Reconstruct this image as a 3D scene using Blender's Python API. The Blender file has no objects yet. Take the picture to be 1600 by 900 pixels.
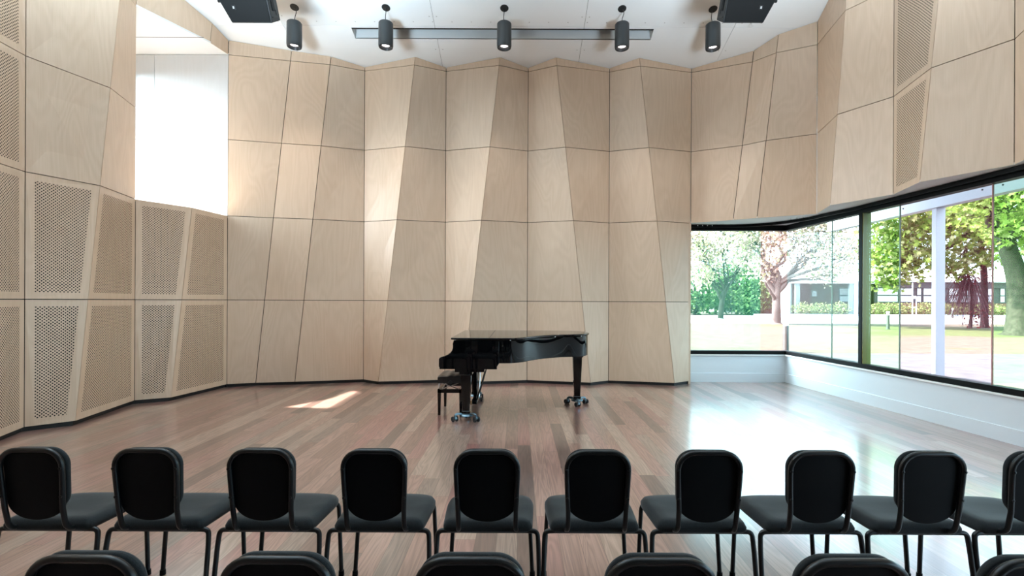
import bpy, bmesh, math, random
from mathutils import Vector, Matrix
random.seed(7)
C = bpy.context.scene.collection
V = Vector
F, H, CX, CY, ROLL = 760.0, 1.52, 810.0, 470.0, 0.0045
GZ = -0.10                                   # ground outside
# ---------------------------------------------------------------- measuring
def up(px, py):
    return px + ROLL*(py-CY), py - ROLL*(px-CX)
def at_d(px, py, d):
    x, y = up(px, py)
    return V(((x-CX)*d/F, d, H+(CY-y)*d/F))
def at_z(px, py, z):
    x, y = up(px, py)
    return at_d(px, py, F*(z-H)/(CY-y))
def X(px, d, py=470):
    return (px + ROLL*(py-CY) - CX)*d/F
def gd(px, py, z=GZ):
    return at_z(px, py, z)
# ---------------------------------------------------------------- mesh helper
class MB:
    def __init__(s): s.v=[]; s.f=[]; s.m=[]; s.uv={}
    def add(s, vs, fs, m=0):
        o=len(s.v); s.v += [tuple(p) for p in vs]
        for f in fs: s.f.append([i+o for i in f]); s.m.append(m)
        return o
    def box(s, a, b, m=0, M=None):
        (x0,y0,z0),(x1,y1,z1)=a,b
        p=[V(q) for q in ((x0,y0,z0),(x1,y0,z0),(x1,y1,z0),(x0,y1,z0),(x0,y0,z1),(x1,y0,z1),(x1,y1,z1),(x0,y1,z1))]
        if M is not None: p=[M@q for q in p]
        s.add(p,[(3,2,1,0),(4,5,6,7),(0,1,5,4),(1,2,6,5),(2,3,7,6),(3,0,4,7)],m)
        return s
    def prism(s, pts, w0, w1, axis='z', m=0, M=None):
        n=len(pts)
        def mk(p,w):
            q={'z':V((p[0],p[1],w)),'y':V((p[0],w,p[1])),'x':V((w,p[0],p[1]))}[axis]
            return M@q if M is not None else q
        vs=[mk(p,w0) for p in pts]+[mk(p,w1) for p in pts]
        s.add(vs,[list(range(n))[::-1], list(range(n,2*n))]+[(i,(i+1)%n,n+(i+1)%n,n+i) for i in range(n)],m)
        return s
    def tube(s, path, r, n=10, m=0, closed=False, caps=True):
        path=[V(p) for p in path]; k=len(path)
        rs=r if isinstance(r,(list,tuple)) else [r]*k
        ref=None; rings=[]
        for i,p in enumerate(path):
            if closed: t=(path[(i+1)%k]-path[i-1])
            else: t=(path[min(i+1,k-1)]-path[max(i-1,0)])
            t.normalize()
            if ref is None:
                ref = V((0,0,1)) if abs(t.z)<.9 else V((1,0,0))
                ref=(ref-t*ref.dot(t)).normalized()
            else:
                ref=(ref-t*ref.dot(t))
                if ref.length<1e-6: ref=V((1,0,0))
                ref.normalize()
            b=t.cross(ref)
            rings.append([p+(ref*math.cos(2*math.pi*j/n)+b*math.sin(2*math.pi*j/n))*rs[i] for j in range(n)])
        vs=[q for R in rings for q in R]; fs=[]
        for i in range(k if closed else k-1):
            a,b2=i*n,((i+1)%k)*n
            fs+=[(a+j,a+(j+1)%n,b2+(j+1)%n,b2+j) for j in range(n)]
        if caps and not closed:
            fs+=[list(range(n))[::-1], list(range((k-1)*n,k*n))]
        s.add(vs,fs,m); return s
    def lathe(s, prof, n=32, m=0, M=None, capb=True, capt=True):
        vs=[]
        for r,z in prof:
            for j in range(n):
                q=V((r*math.cos(2*math.pi*j/n),r*math.sin(2*math.pi*j/n),z))
                vs.append(M@q if M is not None else q)
        fs=[]
        for i in range(len(prof)-1):
            fs+=[(i*n+j,i*n+(j+1)%n,(i+1)*n+(j+1)%n,(i+1)*n+j) for j in range(n)]
        if capb: fs.append(list(range(n))[::-1])
        if capt: fs.append(list(range((len(prof)-1)*n,len(prof)*n)))
        s.add(vs,fs,m); return s
    def build(s, name, mats, parent=None, smooth=None, bevel=0, segs=2, loc=None, fix=True):
        me=bpy.data.meshes.new(name); me.from_pydata(s.v,[],s.f)
        mats=mats if isinstance(mats,(list,tuple)) else [mats]
        for mt in mats: me.materials.append(mt)
        for p,i in zip(me.polygons,s.m): p.material_index=i
        if s.uv:
            ul=me.uv_layers.new(name='UVMap')
            for li,l in enumerate(me.loops):
                ul.data[li].uv=s.uv.get(l.vertex_index,(0,0))
        if fix:
            b=bmesh.new(); b.from_mesh(me); bmesh.ops.recalc_face_normals(b,faces=b.faces); b.to_mesh(me); b.free()
        if smooth is not None:
            for p in me.polygons: p.use_smooth=True
            me.set_sharp_from_angle(angle=math.radians(smooth))
        o=bpy.data.objects.new(name,me); C.objects.link(o)
        if parent: o.parent=parent
        if loc is not None: o.location=loc
        if bevel:
            md=o.modifiers.new('edge_round','BEVEL'); md.width=bevel; md.segments=segs; md.limit_method='ANGLE'; md.angle_limit=math.radians(40)
        return o
def empty(name, loc=(0,0,0), rz=0, parent=None):
    o=bpy.data.objects.new(name,None); C.objects.link(o); o.location=loc; o.rotation_euler=(0,0,rz); o.empty_display_size=.1
    if parent: o.parent=parent
    return o
def tag(o, label, cat, group=None, kind=None):
    o['label']=label; o['category']=cat
    if group: o['group']=group
    if kind: o['kind']=kind
    return o
def struct(o, label=None, cat=None):
    o['kind']='structure'
    if label: o['label']=label
    if cat: o['category']=cat
    return o
def copy_tree(o, parent=None):
    c=o.copy(); C.objects.link(c)
    if parent is not None: c.parent=parent
    for ch in [q for q in bpy.data.objects if q.parent==o]: copy_tree(ch,c)
    return c
def arc2(cx,cz,r,a0,a1,n):
    return [(cx+r*math.cos(math.radians(a0+(a1-a0)*i/n)), cz+r*math.sin(math.radians(a0+(a1-a0)*i/n))) for i in range(n+1)]
def smooth_path(pts, sub=6):
    pts=[V(p) for p in pts]; out=[]
    for i in range(len(pts)-1):
        p0=pts[max(i-1,0)];p1=pts[i];p2=pts[i+1];p3=pts[min(i+2,len(pts)-1)]
        for k in range(sub):
            t=k/sub
            out.append(.5*((2*p1)+(p2-p0)*t+(2*p0-5*p1+4*p2-p3)*t*t+(3*p1-p0-3*p2+p3)*t*t*t))
    out.append(pts[-1]); return out
def round_path(pts, r, n=5):
    pts=[V(p) for p in pts]; out=[pts[0]]
    for i in range(1,len(pts)-1):
        a,b,c=pts[i-1],pts[i],pts[i+1]
        u=(a-b);w=(c-b); k=min(r,u.length*.45,w.length*.45); u.normalize(); w.normalize()
        p,q=b+u*k,b+w*k
        for j in range(n+1):
            t=j/n; out.append(p*(1-t)**2+b*2*t*(1-t)+q*t*t)
    out.append(pts[-1]); return out
# ---------------------------------------------------------------- materials
def mat(name, col, rough=.5, metal=0, spec=.5, coat=0, coat_rough=.05):
    m=bpy.data.materials.new(name); m.use_nodes=True; b=m.node_tree.nodes['Principled BSDF']
    b.inputs['Base Color'].default_value=(*col,1); b.inputs['Roughness'].default_value=rough
    b.inputs['Metallic'].default_value=metal; b.inputs['Specular IOR Level'].default_value=spec
    b.inputs['Coat Weight'].default_value=coat; b.inputs['Coat Roughness'].default_value=coat_rough
    return m
class NT:
    def __init__(s,m): s.t=m.node_tree; s.n=s.t.nodes; s.l=s.t.links
    def new(s,ty,**k):
        q=s.n.new(ty)
        for a,b in k.items(): setattr(q,a,b)
        return q
    def link(s,a,b): s.l.new(a,b)
    def math(s,op,a,b=None,c=None):
        q=s.n.new('ShaderNodeMath'); q.operation=op
        for i,x in enumerate((a,b,c)):
            if x is None: continue
            if isinstance(x,(int,float)): q.inputs[i].default_value=x
            else: s.l.new(x,q.inputs[i])
        return q.outputs[0]
    def noise(s,vec,scale,detail=3,rough=.5,dist=0):
        q=s.n.new('ShaderNodeTexNoise'); q.inputs['Scale'].default_value=scale; q.inputs['Detail'].default_value=detail
        q.inputs['Roughness'].default_value=rough; q.inputs['Distortion'].default_value=dist
        if vec is not None: s.l.new(vec,q.inputs['Vector'])
        return q.outputs['Fac']
    def ramp(s,fac,stops,interp='LINEAR'):
        q=s.n.new('ShaderNodeValToRGB'); cr=q.color_ramp; cr.interpolation=interp
        while len(cr.elements)<len(stops): cr.elements.new(.5)
        for e,(p,c) in zip(cr.elements,stops): e.position=p; e.color=(*c,1)
        s.l.new(fac,q.inputs['Fac']); return q.outputs['Color']
    def mix(s,fac,a,b,blend='MIX'):
        q=s.n.new('ShaderNodeMix'); q.data_type='RGBA'; q.blend_type=blend
        for i,x in ((0,fac),(6,a),(7,b)):
            if isinstance(x,(int,float)): q.inputs[i].default_value=x
            elif isinstance(x,tuple): q.inputs[i].default_value=(*x,1)
            else: s.l.new(x,q.inputs[i])
        return q.outputs[2]
    def comb(s,x,y,z=0):
        q=s.n.new('ShaderNodeCombineXYZ')
        for i,v in enumerate((x,y,z)):
            if isinstance(v,(int,float)): q.inputs[i].default_value=v
            else: s.l.new(v,q.inputs[i])
        return q.outputs[0]

PLY_A, PLY_B = (.68,.535,.41), (.56,.42,.305)
def plywood(name, perforated=False):
    m=mat(name,PLY_A,.42,spec=.35); t=NT(m); b=t.n['Principled BSDF']
    uv=t.new('ShaderNodeUVMap'); sx=t.new('ShaderNodeSeparateXYZ'); t.link(uv.outputs[0],sx.inputs[0])
    oi=t.new('ShaderNodeObjectInfo'); rnd=oi.outputs['Random']
    off=t.math('MULTIPLY',rnd,37.0)
    u,v=sx.outputs[0],sx.outputs[1]
    g=t.noise(t.comb(t.math('MULTIPLY',u,1.9),t.math('MULTIPLY',v,.42),off),1.0,2,.45,.6)
    rings=t.math('SINE',t.math('MULTIPLY',g,95.0))
    rings=t.math('MULTIPLY',t.math('ADD',rings,1.0),.5)
    fib=t.noise(t.comb(t.math('MULTIPLY',u,90.0),t.math('MULTIPLY',v,3.0),off),1.0,2,.5)
    cloud=t.noise(t.comb(u,t.math('MULTIPLY',v,.6),off),1.6,3,.5)
    fac=t.math('ADD',t.math('MULTIPLY',rings,.19),t.math('ADD',t.math('MULTIPLY',fib,.52),t.math('MULTIPLY',cloud,.45)))
    col=t.ramp(fac,[(.15,PLY_A),(.95,PLY_B)])
    tone=t.ramp(rnd,[(0,(1.03,1.0,.97)),(.5,(.96,.97,.97)),(1,(1.0,.96,.92))])
    col=t.mix(1.0,col,tone,'MULTIPLY')
    t.link(col,b.inputs['Base Color'])
    if perforated:
        A=.036
        def cell(du):
            fx=t.math('SUBTRACT',t.math('FRACT',t.math('ADD',t.math('DIVIDE',u,A),du)),.5)
            fy=t.math('SUBTRACT',t.math('FRACT',t.math('ADD',t.math('DIVIDE',v,A),du)),.5)
            return t.math('SQRT',t.math('ADD',t.math('MULTIPLY',fx,fx),t.math('MULTIPLY',fy,fy)))
        d=t.math('MINIMUM',cell(0.0),cell(.5))
        hole=t.math('LESS_THAN',d,.0079/A)
        tr=t.new('ShaderNodeBsdfTransparent'); mx=t.new('ShaderNodeMixShader')
        t.link(hole,mx.inputs[0]); t.link(b.outputs[0],mx.inputs[1]); t.link(tr.outputs[0],mx.inputs[2])
        t.link(mx.outputs[0],t.n['Material Output'].inputs['Surface'])
    return m
M_PLY=plywood('birch plywood'); PLY_A,PLY_B=(.62,.605,.59),(.58,.56,.54); M_PLYLIT=plywood('daylight pale plywood'); PLY_A,PLY_B=(.68,.535,.41),(.56,.42,.305); M_PERF=plywood('perforated birch plywood',True)  # recess variant: same plywood, with overexposed daylight put into its colour
M_DARK=mat('black acoustic felt',(.012,.011,.010),.95)
M_BROWN=mat('brown backing',(.055,.04,.03),.95)  # on the left wall its brown stands for light behind the holes
M_PLINTH=mat('black plinth',(.008,.008,.008),.6)
M_WHITE=mat('white painted plaster',(.80,.81,.81),.7,spec=.3)
M_CEIL=mat('ceiling paint',(.87,.90,.91),.75,spec=.25)
M_DADO=mat('sky tinted dado paint',(.70,.78,.83),.5,spec=.35)  # white dado; the bluish cast of sky light is put into its colour
M_BLACKAL=mat('black aluminium',(.004,.004,.004),.5,spec=.12)
M_GREYSLOT=mat('grey slot lining',(.80,.84,.85),.55)
M_DRAPE=mat('dim rear wall',(.16,.14,.12),.9)

def floor_mat():
    m=mat('spotted hardwood boards',(.3,.18,.12),.3,spec=.5); t=NT(m); b=t.n['Principled BSDF']
    tc=t.new('ShaderNodeTexCoord'); sx=t.new('ShaderNodeSeparateXYZ'); t.link(tc.outputs['Object'],sx.inputs[0])
    x,y=sx.outputs[0],sx.outputs[1]
    row=t.math('FLOOR',t.math('DIVIDE',x,.133))
    wn=t.new('ShaderNodeTexWhiteNoise',noise_dimensions='1D'); t.link(row,wn.inputs['W'])
    L=1.75
    yy=t.math('ADD',t.math('DIVIDE',y,L),t.math('MULTIPLY',wn.outputs['Value'],7.0))
    brick=t.math('FLOOR',yy)
    wn2=t.new('ShaderNodeTexWhiteNoise',noise_dimensions='2D'); t.link(t.comb(row,brick),wn2.inputs['Vector'])
    r=wn2.outputs['Value']
    base=t.ramp(r,[(0,(.115,.072,.060)),(.2,(.255,.142,.110)),(.42,(.32,.190,.152)),(.6,(.27,.120,.105)),(.78,(.37,.255,.200)),(1,(.170,.122,.104))])
    off=t.math('MULTIPLY',r,53.0)
    g=t.noise(t.comb(t.math('MULTIPLY',x,9.0),t.math('MULTIPLY',y,.75),off),1.0,2,.5,.5)
    rings=t.math('SINE',t.math('MULTIPLY',g,70.0))
    fib=t.noise(t.comb(t.math('MULTIPLY',x,150.0),t.math('MULTIPLY',y,3.0),off),1.0,3,.55)
    f=t.math('ADD',t.math('MULTIPLY',rings,.16),t.math('ADD',.62,t.math('MULTIPLY',fib,.72)))
    col=t.mix(1.0,base,t.comb(f,f,f),'MULTIPLY')
    # board joints
    ex=t.math('ABSOLUTE',t.math('SUBTRACT',t.math('FRACT',t.math('DIVIDE',x,.133)),.5))
    ey=t.math('ABSOLUTE',t.math('SUBTRACT',t.math('FRACT',yy),.5))
    j=t.math('MAXIMUM',t.math('GREATER_THAN',ex,.5-.0012/.133),t.math('GREATER_THAN',ey,.5-.0012/L))
    col=t.mix(t.math('MULTIPLY',j,.75),col,(.03,.018,.012))
    t.link(col,b.inputs['Base Color'])
    rr=t.math('ADD',.25,t.math('MULTIPLY',fib,.10)); t.link(rr,b.inputs['Roughness'])
    b.inputs['Coat Weight'].default_value=1.0; b.inputs['Coat IOR'].default_value=1.75; b.inputs['Coat Roughness'].default_value=.17; b.inputs['Specular IOR Level'].default_value=.8
    return m
M_FLOOR=floor_mat()
# ---------------------------------------------------------------- fold lines of the panelled walls
DV=F*1.47/124.2                                     # depth of the back wall valleys
Z0,Z1,Z2,Z3,Z4=.05,1.512,2.968,4.29,5.757
LV=[Z0,Z1,Z2,Z3,Z4]
def zc(y): return 5.834+.315*(DV-max(y,2.2))         # sloping ceiling, level behind the camera
class Fold:
    def __init__(s,p,q): s.p,s.q=V(p),V(q)
    def at(s,z):
        t=(z-s.p.z)/(s.q.z-s.p.z); return s.p.lerp(s.q,t)
    def top(s):
        z=6.0
        for _ in range(30): z=zc(s.at(z).y)
        return s.at(z)
def vert(px,d): 
    x=X(px,d); return Fold((x,d,0),(x,d,6))
def two(a,za,da,b,zb,db):                            # (pixel x, level, depth) twice
    def pt(px,z,d):
        y=CY-(z-H)*F/d
        return V(((px+ROLL*(y-CY)-CX)*d/F,d,z))
    return Fold(pt(a,za,da),pt(b,zb,db))
DR=8.755
back=[vert(355,8.42), two(399.4,Z0,8.575,453.75,Z4,8.63), two(460.6,Z0,8.70,515.75,Z4,8.755), vert(568.3,DV),
      two(591.3,Z0,DR,647.5,Z4,DR), vert(695.5,DV), two(723.3,Z0,DR,780,Z4,DR), vert(823.8,DV),
      two(922.8,Z0,DR,870,Z4,DR), vert(951,DV), two(1053.8,Z0,DR,1000.5,Z4,DR), vert(1078.8,DV)]
cham=[back[-1], two(1145.5,Z2,8.64,1175.75,Z4,8.59), two(1182.7,Z2,8.42,1213,Z4,8.27), vert(1275.6,8.0)]
r5=Fold((4.78,4.15,0),(4.72,4.05,6))
right=[cham[-1], two(1297,Z2,7.288,1321,Z4,7.06), vert(1395,6.54), two(1437,Z2,5.86,1455,Z3,5.74), vert(1584,5.10), r5, Fold((5.3,3.3,0),(5.3,3.3,6)), Fold((4.95,2.3,0),(4.9,2.2,6)), Fold((5.6,-4,0),(5.6,-4,6))]
def fz(a,za,b,zb): return Fold(at_z(a[0],a[1],za),at_z(b[0],b[1],zb))
L1=fz((38.5,671.7),Z0,(38.3,272),Z2); L1=Fold((( L1.p.x+L1.q.x)/2,(L1.p.y+L1.q.y)/2,0),((L1.p.x+L1.q.x)/2,(L1.p.y+L1.q.y)/2,6))
L2=fz((118,658),Z0,(172.5,137.5),Z3)
L3=fz((211,627),Z0,(210.5,312),Z2); L3m=(L3.p+L3.q)/2; L3=Fold((L3m.x,L3m.y,0),(L3m.x,L3m.y,6))
L4=fz((267.5,621.4),Z0,(300,324),Z2)
L5=back[0]
e0=fz((0,683),Z0,(0,65),Z3)
L0=Fold(L1.at(Z0)+(e0.at(Z0)-L1.at(Z0))*2.3, L1.at(Z3)+(e0.at(Z3)-L1.at(Z3))*2.3)
left=[Fold((-5.7,-4,0),(-5.7,-4,6)),Fold((-5.5,3.2,0),(-5.5,3.2,6)),L0,L1,L2,L3,L4,L5]
print('left folds',[tuple(round(c,2) for c in f.at(Z0))+tuple(round(c,2) for c in f.at(Z2)) for f in left])
print('right folds',[tuple(round(c,2) for c in f.at(Z2)) for f in right])

def panel(A,B,Cc,D,inward,parent,perf=False,label=None,g=.005,name='panel',face=None):
    """one ply sheet: corners bottom-left, bottom-right, top-right, top-left; 'inward' points into the room"""
    P=[V(A),V(B),V(Cc),V(D)]
    def inset(P,k):
        out=[]
        for i in range(4):
            a=(P[(i+1)%4]-P[i]).normalized(); b=(P[i-1]-P[i]).normalized()
            s=max(.35,a.cross(b).length)
            out.append(P[i]+(a+b)*k/s)
        return out
    Q=inset(P,g)
    n=(Q[1]-Q[0]).cross(Q[3]-Q[0]).normalized()
    if n.dot(inward)<0: n=-n
    hu=(Q[1]-Q[0]); hu.z=0; hu.normalize()
    uvf=lambda p:((p-P[0]).dot(hu), p.z)
    mb=MB(); back_=[q-n*.018 for q in Q]
    if perf:
        I=inset(P,.085)
        vs=Q+I+back_
        fs=[(i,(i+1)%4,4+(i+1)%4,4+i) for i in range(4)]
        mb.add(vs,fs+[(8+i,8+(i+1)%4,(i+1)%4,i) for i in range(4)],0)
        mb.f.append([4,5,6,7]); mb.m.append(1)
    else:
        vs=Q+back_
        mb.add(vs,[(0,1,2,3),(7,6,5,4)]+[(4+i,4+(i+1)%4,(i+1)%4,i) for i in range(4)],0)
    mb.uv={i:uvf(V(p)) for i,p in enumerate(mb.v)}
    o=mb.build(name,[face or M_PLY,M_PERF],parent)
    if label: o['label']=label
    return o
def panelled(parent,folds,levels,inward,skip=lambda i,k:False,perf=lambda i,k:False,fascia=True,nofascia=()):
    for i in range(len(folds)-1):
        a,b=folds[i],folds[i+1]
        for k in range(len(levels)-1):
            if skip(i,k): continue
            z0,z1=levels[k],levels[k+1]
            pf=perf(i,k)
            panel(a.at(z0),b.at(z0),b.at(z1),a.at(z1),inward,parent,pf,'perforated birch panel' if pf else None)
        if fascia and i not in nofascia:
            panel(a.at(levels[-1]),b.at(levels[-1]),b.top()-V((0,0,.004)),a.top()-V((0,0,.004)),inward,parent)
def backing(parent,folds,z0,z1,out,name='backing',mats=None,th=.12,split=None,start=.035,topceil=False):
    mb=MB()
    cuts=sorted(set([z0,z1]+[z for z in LV+([split] if split else []) if z0<z<z1]))
    spans=[(a,b,1 if split and a>=split else 0) for a,b in zip(cuts,cuts[1:])]
    for i in range(len(folds)-1):
        for (a,b,mi) in spans:
            f,g=folds[i],folds[i+1]
            q=[f.at(a),g.at(a),g.at(b),f.at(b)]
            mb.add([p+out*start for p in q]+[p+out*(start+th) for p in q],
                   [(0,1,2,3),(7,6,5,4),(0,4,5,1),(1,5,6,2),(2,6,7,3),(3,7,4,0)],mi)
    return mb.build(name,mats or M_DARK,parent)
def plinth(parent,folds,out):
    mb=MB()
    for f,g in zip(folds,folds[1:]):
        q=[f.at(0),g.at(0),g.at(Z0-.002),f.at(Z0-.002)]
        mb.add([p+out*.03 for p in q]+[p+out*.08 for p in q],[(0,1,2,3),(7,6,5,4),(0,4,5,1),(1,5,6,2),(2,6,7,3),(3,7,4,0)])
    return mb.build('plinth',M_PLINTH,parent)
# ---- back wall
wb=struct(empty('wall_back',(0,DV,0)),'zigzag birch plywood wall folded into vertical pleats behind the piano','wall')
def keep(parent,fn):                                # children built in world coordinates under a placed empty
    before=set(bpy.data.objects)
    fn()
    bpy.context.view_layer.update()
    inv=Matrix.Translation(parent.location).inverted()
    for o in bpy.data.objects:
        if o not in before and o.parent==parent: o.matrix_parent_inverse=inv
def f_back():
    panelled(wb,back,LV,V((0,-1,0)))
    panelled(wb,cham,[Z2,Z3,Z4],V((-.4,-1,0)))
    backing(wb,back,-.02,7.6,V((0,1,0)))
    backing(wb,cham,Z2+.02,7.6,V((.35,.94,0)))
    plinth(wb,back,V((0,1,0)))
keep(wb,f_back)
# ---- left wall
wl=struct(empty('wall_left',(-5.3,6,0)),'folded birch plywood wall with perforated panels beside a high recess','wall')
def f_left():
    n=len(left)
    panelled(wl,left,LV,V((1,0,0)),skip=lambda i,k:(i>=5 and k>=2) or i==0,
             perf=lambda i,k:(k<2) or (i==2),nofascia=(0,))
    f,g=left[0],left[1]
    for k in range(4): panel(f.at(LV[k]),g.at(LV[k]),g.at(LV[k+1]),f.at(LV[k+1]),V((1,0,0)),wl)
    panel(f.at(Z4),g.at(Z4),g.top(),f.top(),V((1,0,0)),wl)
    backing(wl,left[:6],-.02,9.0,V((-1,0,0)),split=1.9,mats=[M_DARK,M_BROWN])  # brown above the split: light through the perforations put into the colour
    backing(wl,left[5:],-.02,Z2-.03,V((-1,0.0,0)),split=1.9,mats=[M_DARK,M_BROWN])
    backing(wl,left[5:],Z4+.03,7.4,V((-1,0.0,0)))
    plinth(wl,left,V((-1,0,0)))
keep(wl,f_left)
# ---- recess: sill, soffit, far wall, near wall, clerestory window at its left
XW=-6.67; ZW3=5.45; yF=8.42; yN=L3.at(Z2).y
rc=struct(empty('wall_recess',(-6,yF,Z2)),'bright white recess high in the left wall, lit from a hidden side window','wall')
def f_rec():
    p3,p4,p5=[V((*f.at(Z2).xy,0)) for f in (L3,L4,L5)]
    t3,t4,t5=[V((*f.at(Z4).xy,0)) for f in (L3,L4,L5)]
    poly=[(XW-.15,yN),(p3.x,p3.y),(p4.x,p4.y),(p5.x,yF+.02),(XW-.15,yF+.02)]
    MB().prism(poly,Z2-.03,Z2-.004).build('sill',M_PLY,rc)
    poly=[(XW-.02,yN),(t3.x,t3.y),(t4.x,t4.y),(t5.x,yF+.02),(XW-.02,yF+.02)]
    MB().prism(poly,Z4+.004,Z4+.03).build('soffit',M_WHITE,rc)
    MB().box((XW-.15,yF-.55,Z4+.0015),(t4.x,yF-.542,Z4+.0045)).build('soffit_joint',M_BROWN,rc)
    xj=X(240,yF)
    for (a,b) in ((XW,xj),(xj,L5.at(Z2).x)):
        for z0,z1 in ((Z2,Z3),(Z3,Z4)):
            panel((a,yF,z0),(b,yF,z0),(b,yF,z1),(a,yF,z1),V((0,-1,0)),rc,g=.003,face=M_PLYLIT)
    MB().box((XW-.3,yF+.03,Z2-.2),(L5.at(Z2).x+.02,yF+.15,7.4)).build('backing',M_DARK,rc)
    MB().box((XW-.15,yN-.1,Z2-.2),(p3.x-.06,yN-.002,7.4)).build('side_wall',M_WHITE,rc)
    MB().prism([(XW-.02,yN-.1),(t3.x-.02,yN-.1),(t3.x-.02,t3.y),(t4.x-.02,t4.y),(t5.x-.02,yF+.1),(XW-.02,yF+.1)],Z4+.04,Z4+.16).build('roof_slab',M_DARK,rc)
    MB().box((XW-.3,yN-.1,Z2-.2),(p3.x-.1,yF+.1,Z2-.05)).build('floor_slab',M_DARK,rc)
def f_rec3():
    MB().box((XW-.12,yN-.1,ZW3+.001),(XW-.0,yF+.1,7.4)).build('window_header',M_WHITE,rc)
def f_rec2(): MB().box((XW-.3,yF+.0,-.02),(L5.at(Z2).x-.012,yF+.16,Z2-.04)).build('corner_block',M_DARK,rc)
keep(rc,f_rec); keep(rc,f_rec2); keep(rc,f_rec3)
def glass(name,tint,veil=.0,vcol=(1,1,1)):
    m=bpy.data.materials.new(name); m.use_nodes=True; t=NT(m); t.n.remove(t.n['Principled BSDF'])
    tr=t.new('ShaderNodeBsdfTransparent'); tr.inputs[0].default_value=(*tint,1)
    gl=t.new('ShaderNodeBsdfGlossy'); gl.inputs['Roughness'].default_value=.0
    ge=t.new('ShaderNodeNewGeometry'); dp=t.new('ShaderNodeVectorMath',operation='DOT_PRODUCT'); t.link(ge.outputs['Incoming'],dp.inputs[0]); t.link(ge.outputs['True Normal'],dp.inputs[1])
    fres=t.math('ADD',.04,t.math('MULTIPLY',.96,t.math('POWER',t.math('SUBTRACT',1.0,t.math('ABSOLUTE',dp.outputs['Value'])),5.0)))
    mx=t.new('ShaderNodeMixShader'); t.link(t.math('MULTIPLY',fres,.3),mx.inputs[0]); t.link(tr.outputs[0],mx.inputs[1]); t.link(gl.outputs[0],mx.inputs[2])
    out=mx.outputs[0]
    if veil:
        tl=t.new('ShaderNodeBsdfTranslucent'); tl.inputs[0].default_value=(*vcol,1)
        m2=t.new('ShaderNodeMixShader'); m2.inputs[0].default_value=veil
        t.link(out,m2.inputs[1]); t.link(tl.outputs[0],m2.inputs[2]); out=m2.outputs[0]
    t.link(out,t.n['Material Output'].inputs['Surface']); return m
G_CLEAR3=glass('clerestory glass',(1,1,1)); G_CLEAR=glass('clear glass',(.94,.95,.95))
G_GREEN=glass('green tinted glass',(.88,.94,.90),.020,(.12,.75,.42))
G_LEAF=glass('leaf green tinted glass',(.90,.94,.86),.016,(.30,.85,.12))
G_RED=glass('red tinted glass',(.94,.88,.87),.022,(.9,.25,.20))
G_WINE=glass('wine tinted glass',(.94,.89,.89),.024,(.75,.06,.14))
G_PALE=glass('pale tinted glass',(.90,.94,.92),.006,(.55,.8,.65))
w3=struct(empty('window_3',(XW,(yN+yF)/2,Z2)))
def f_w3():
    fr=MB()
    for a,b in (((XW-.07,yN,Z2),(XW-.01,yF,Z2+.05)),((XW-.045,yN,ZW3-.03),(XW-.01,yF,ZW3)),((XW-.07,yN,Z2),(XW-.01,yN+.05,ZW3)),((XW-.07,yF-.04,Z2),(XW-.01,yF,ZW3))):
        fr.box(a,b)
    fr.build('frame',M_BLACKAL,w3)
    MB().box((XW-.045,yN+.05,Z2+.05),(XW-.035,yF-.04,ZW3-.02)).build('pane',G_CLEAR3,w3)
keep(w3,f_w3)
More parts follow.
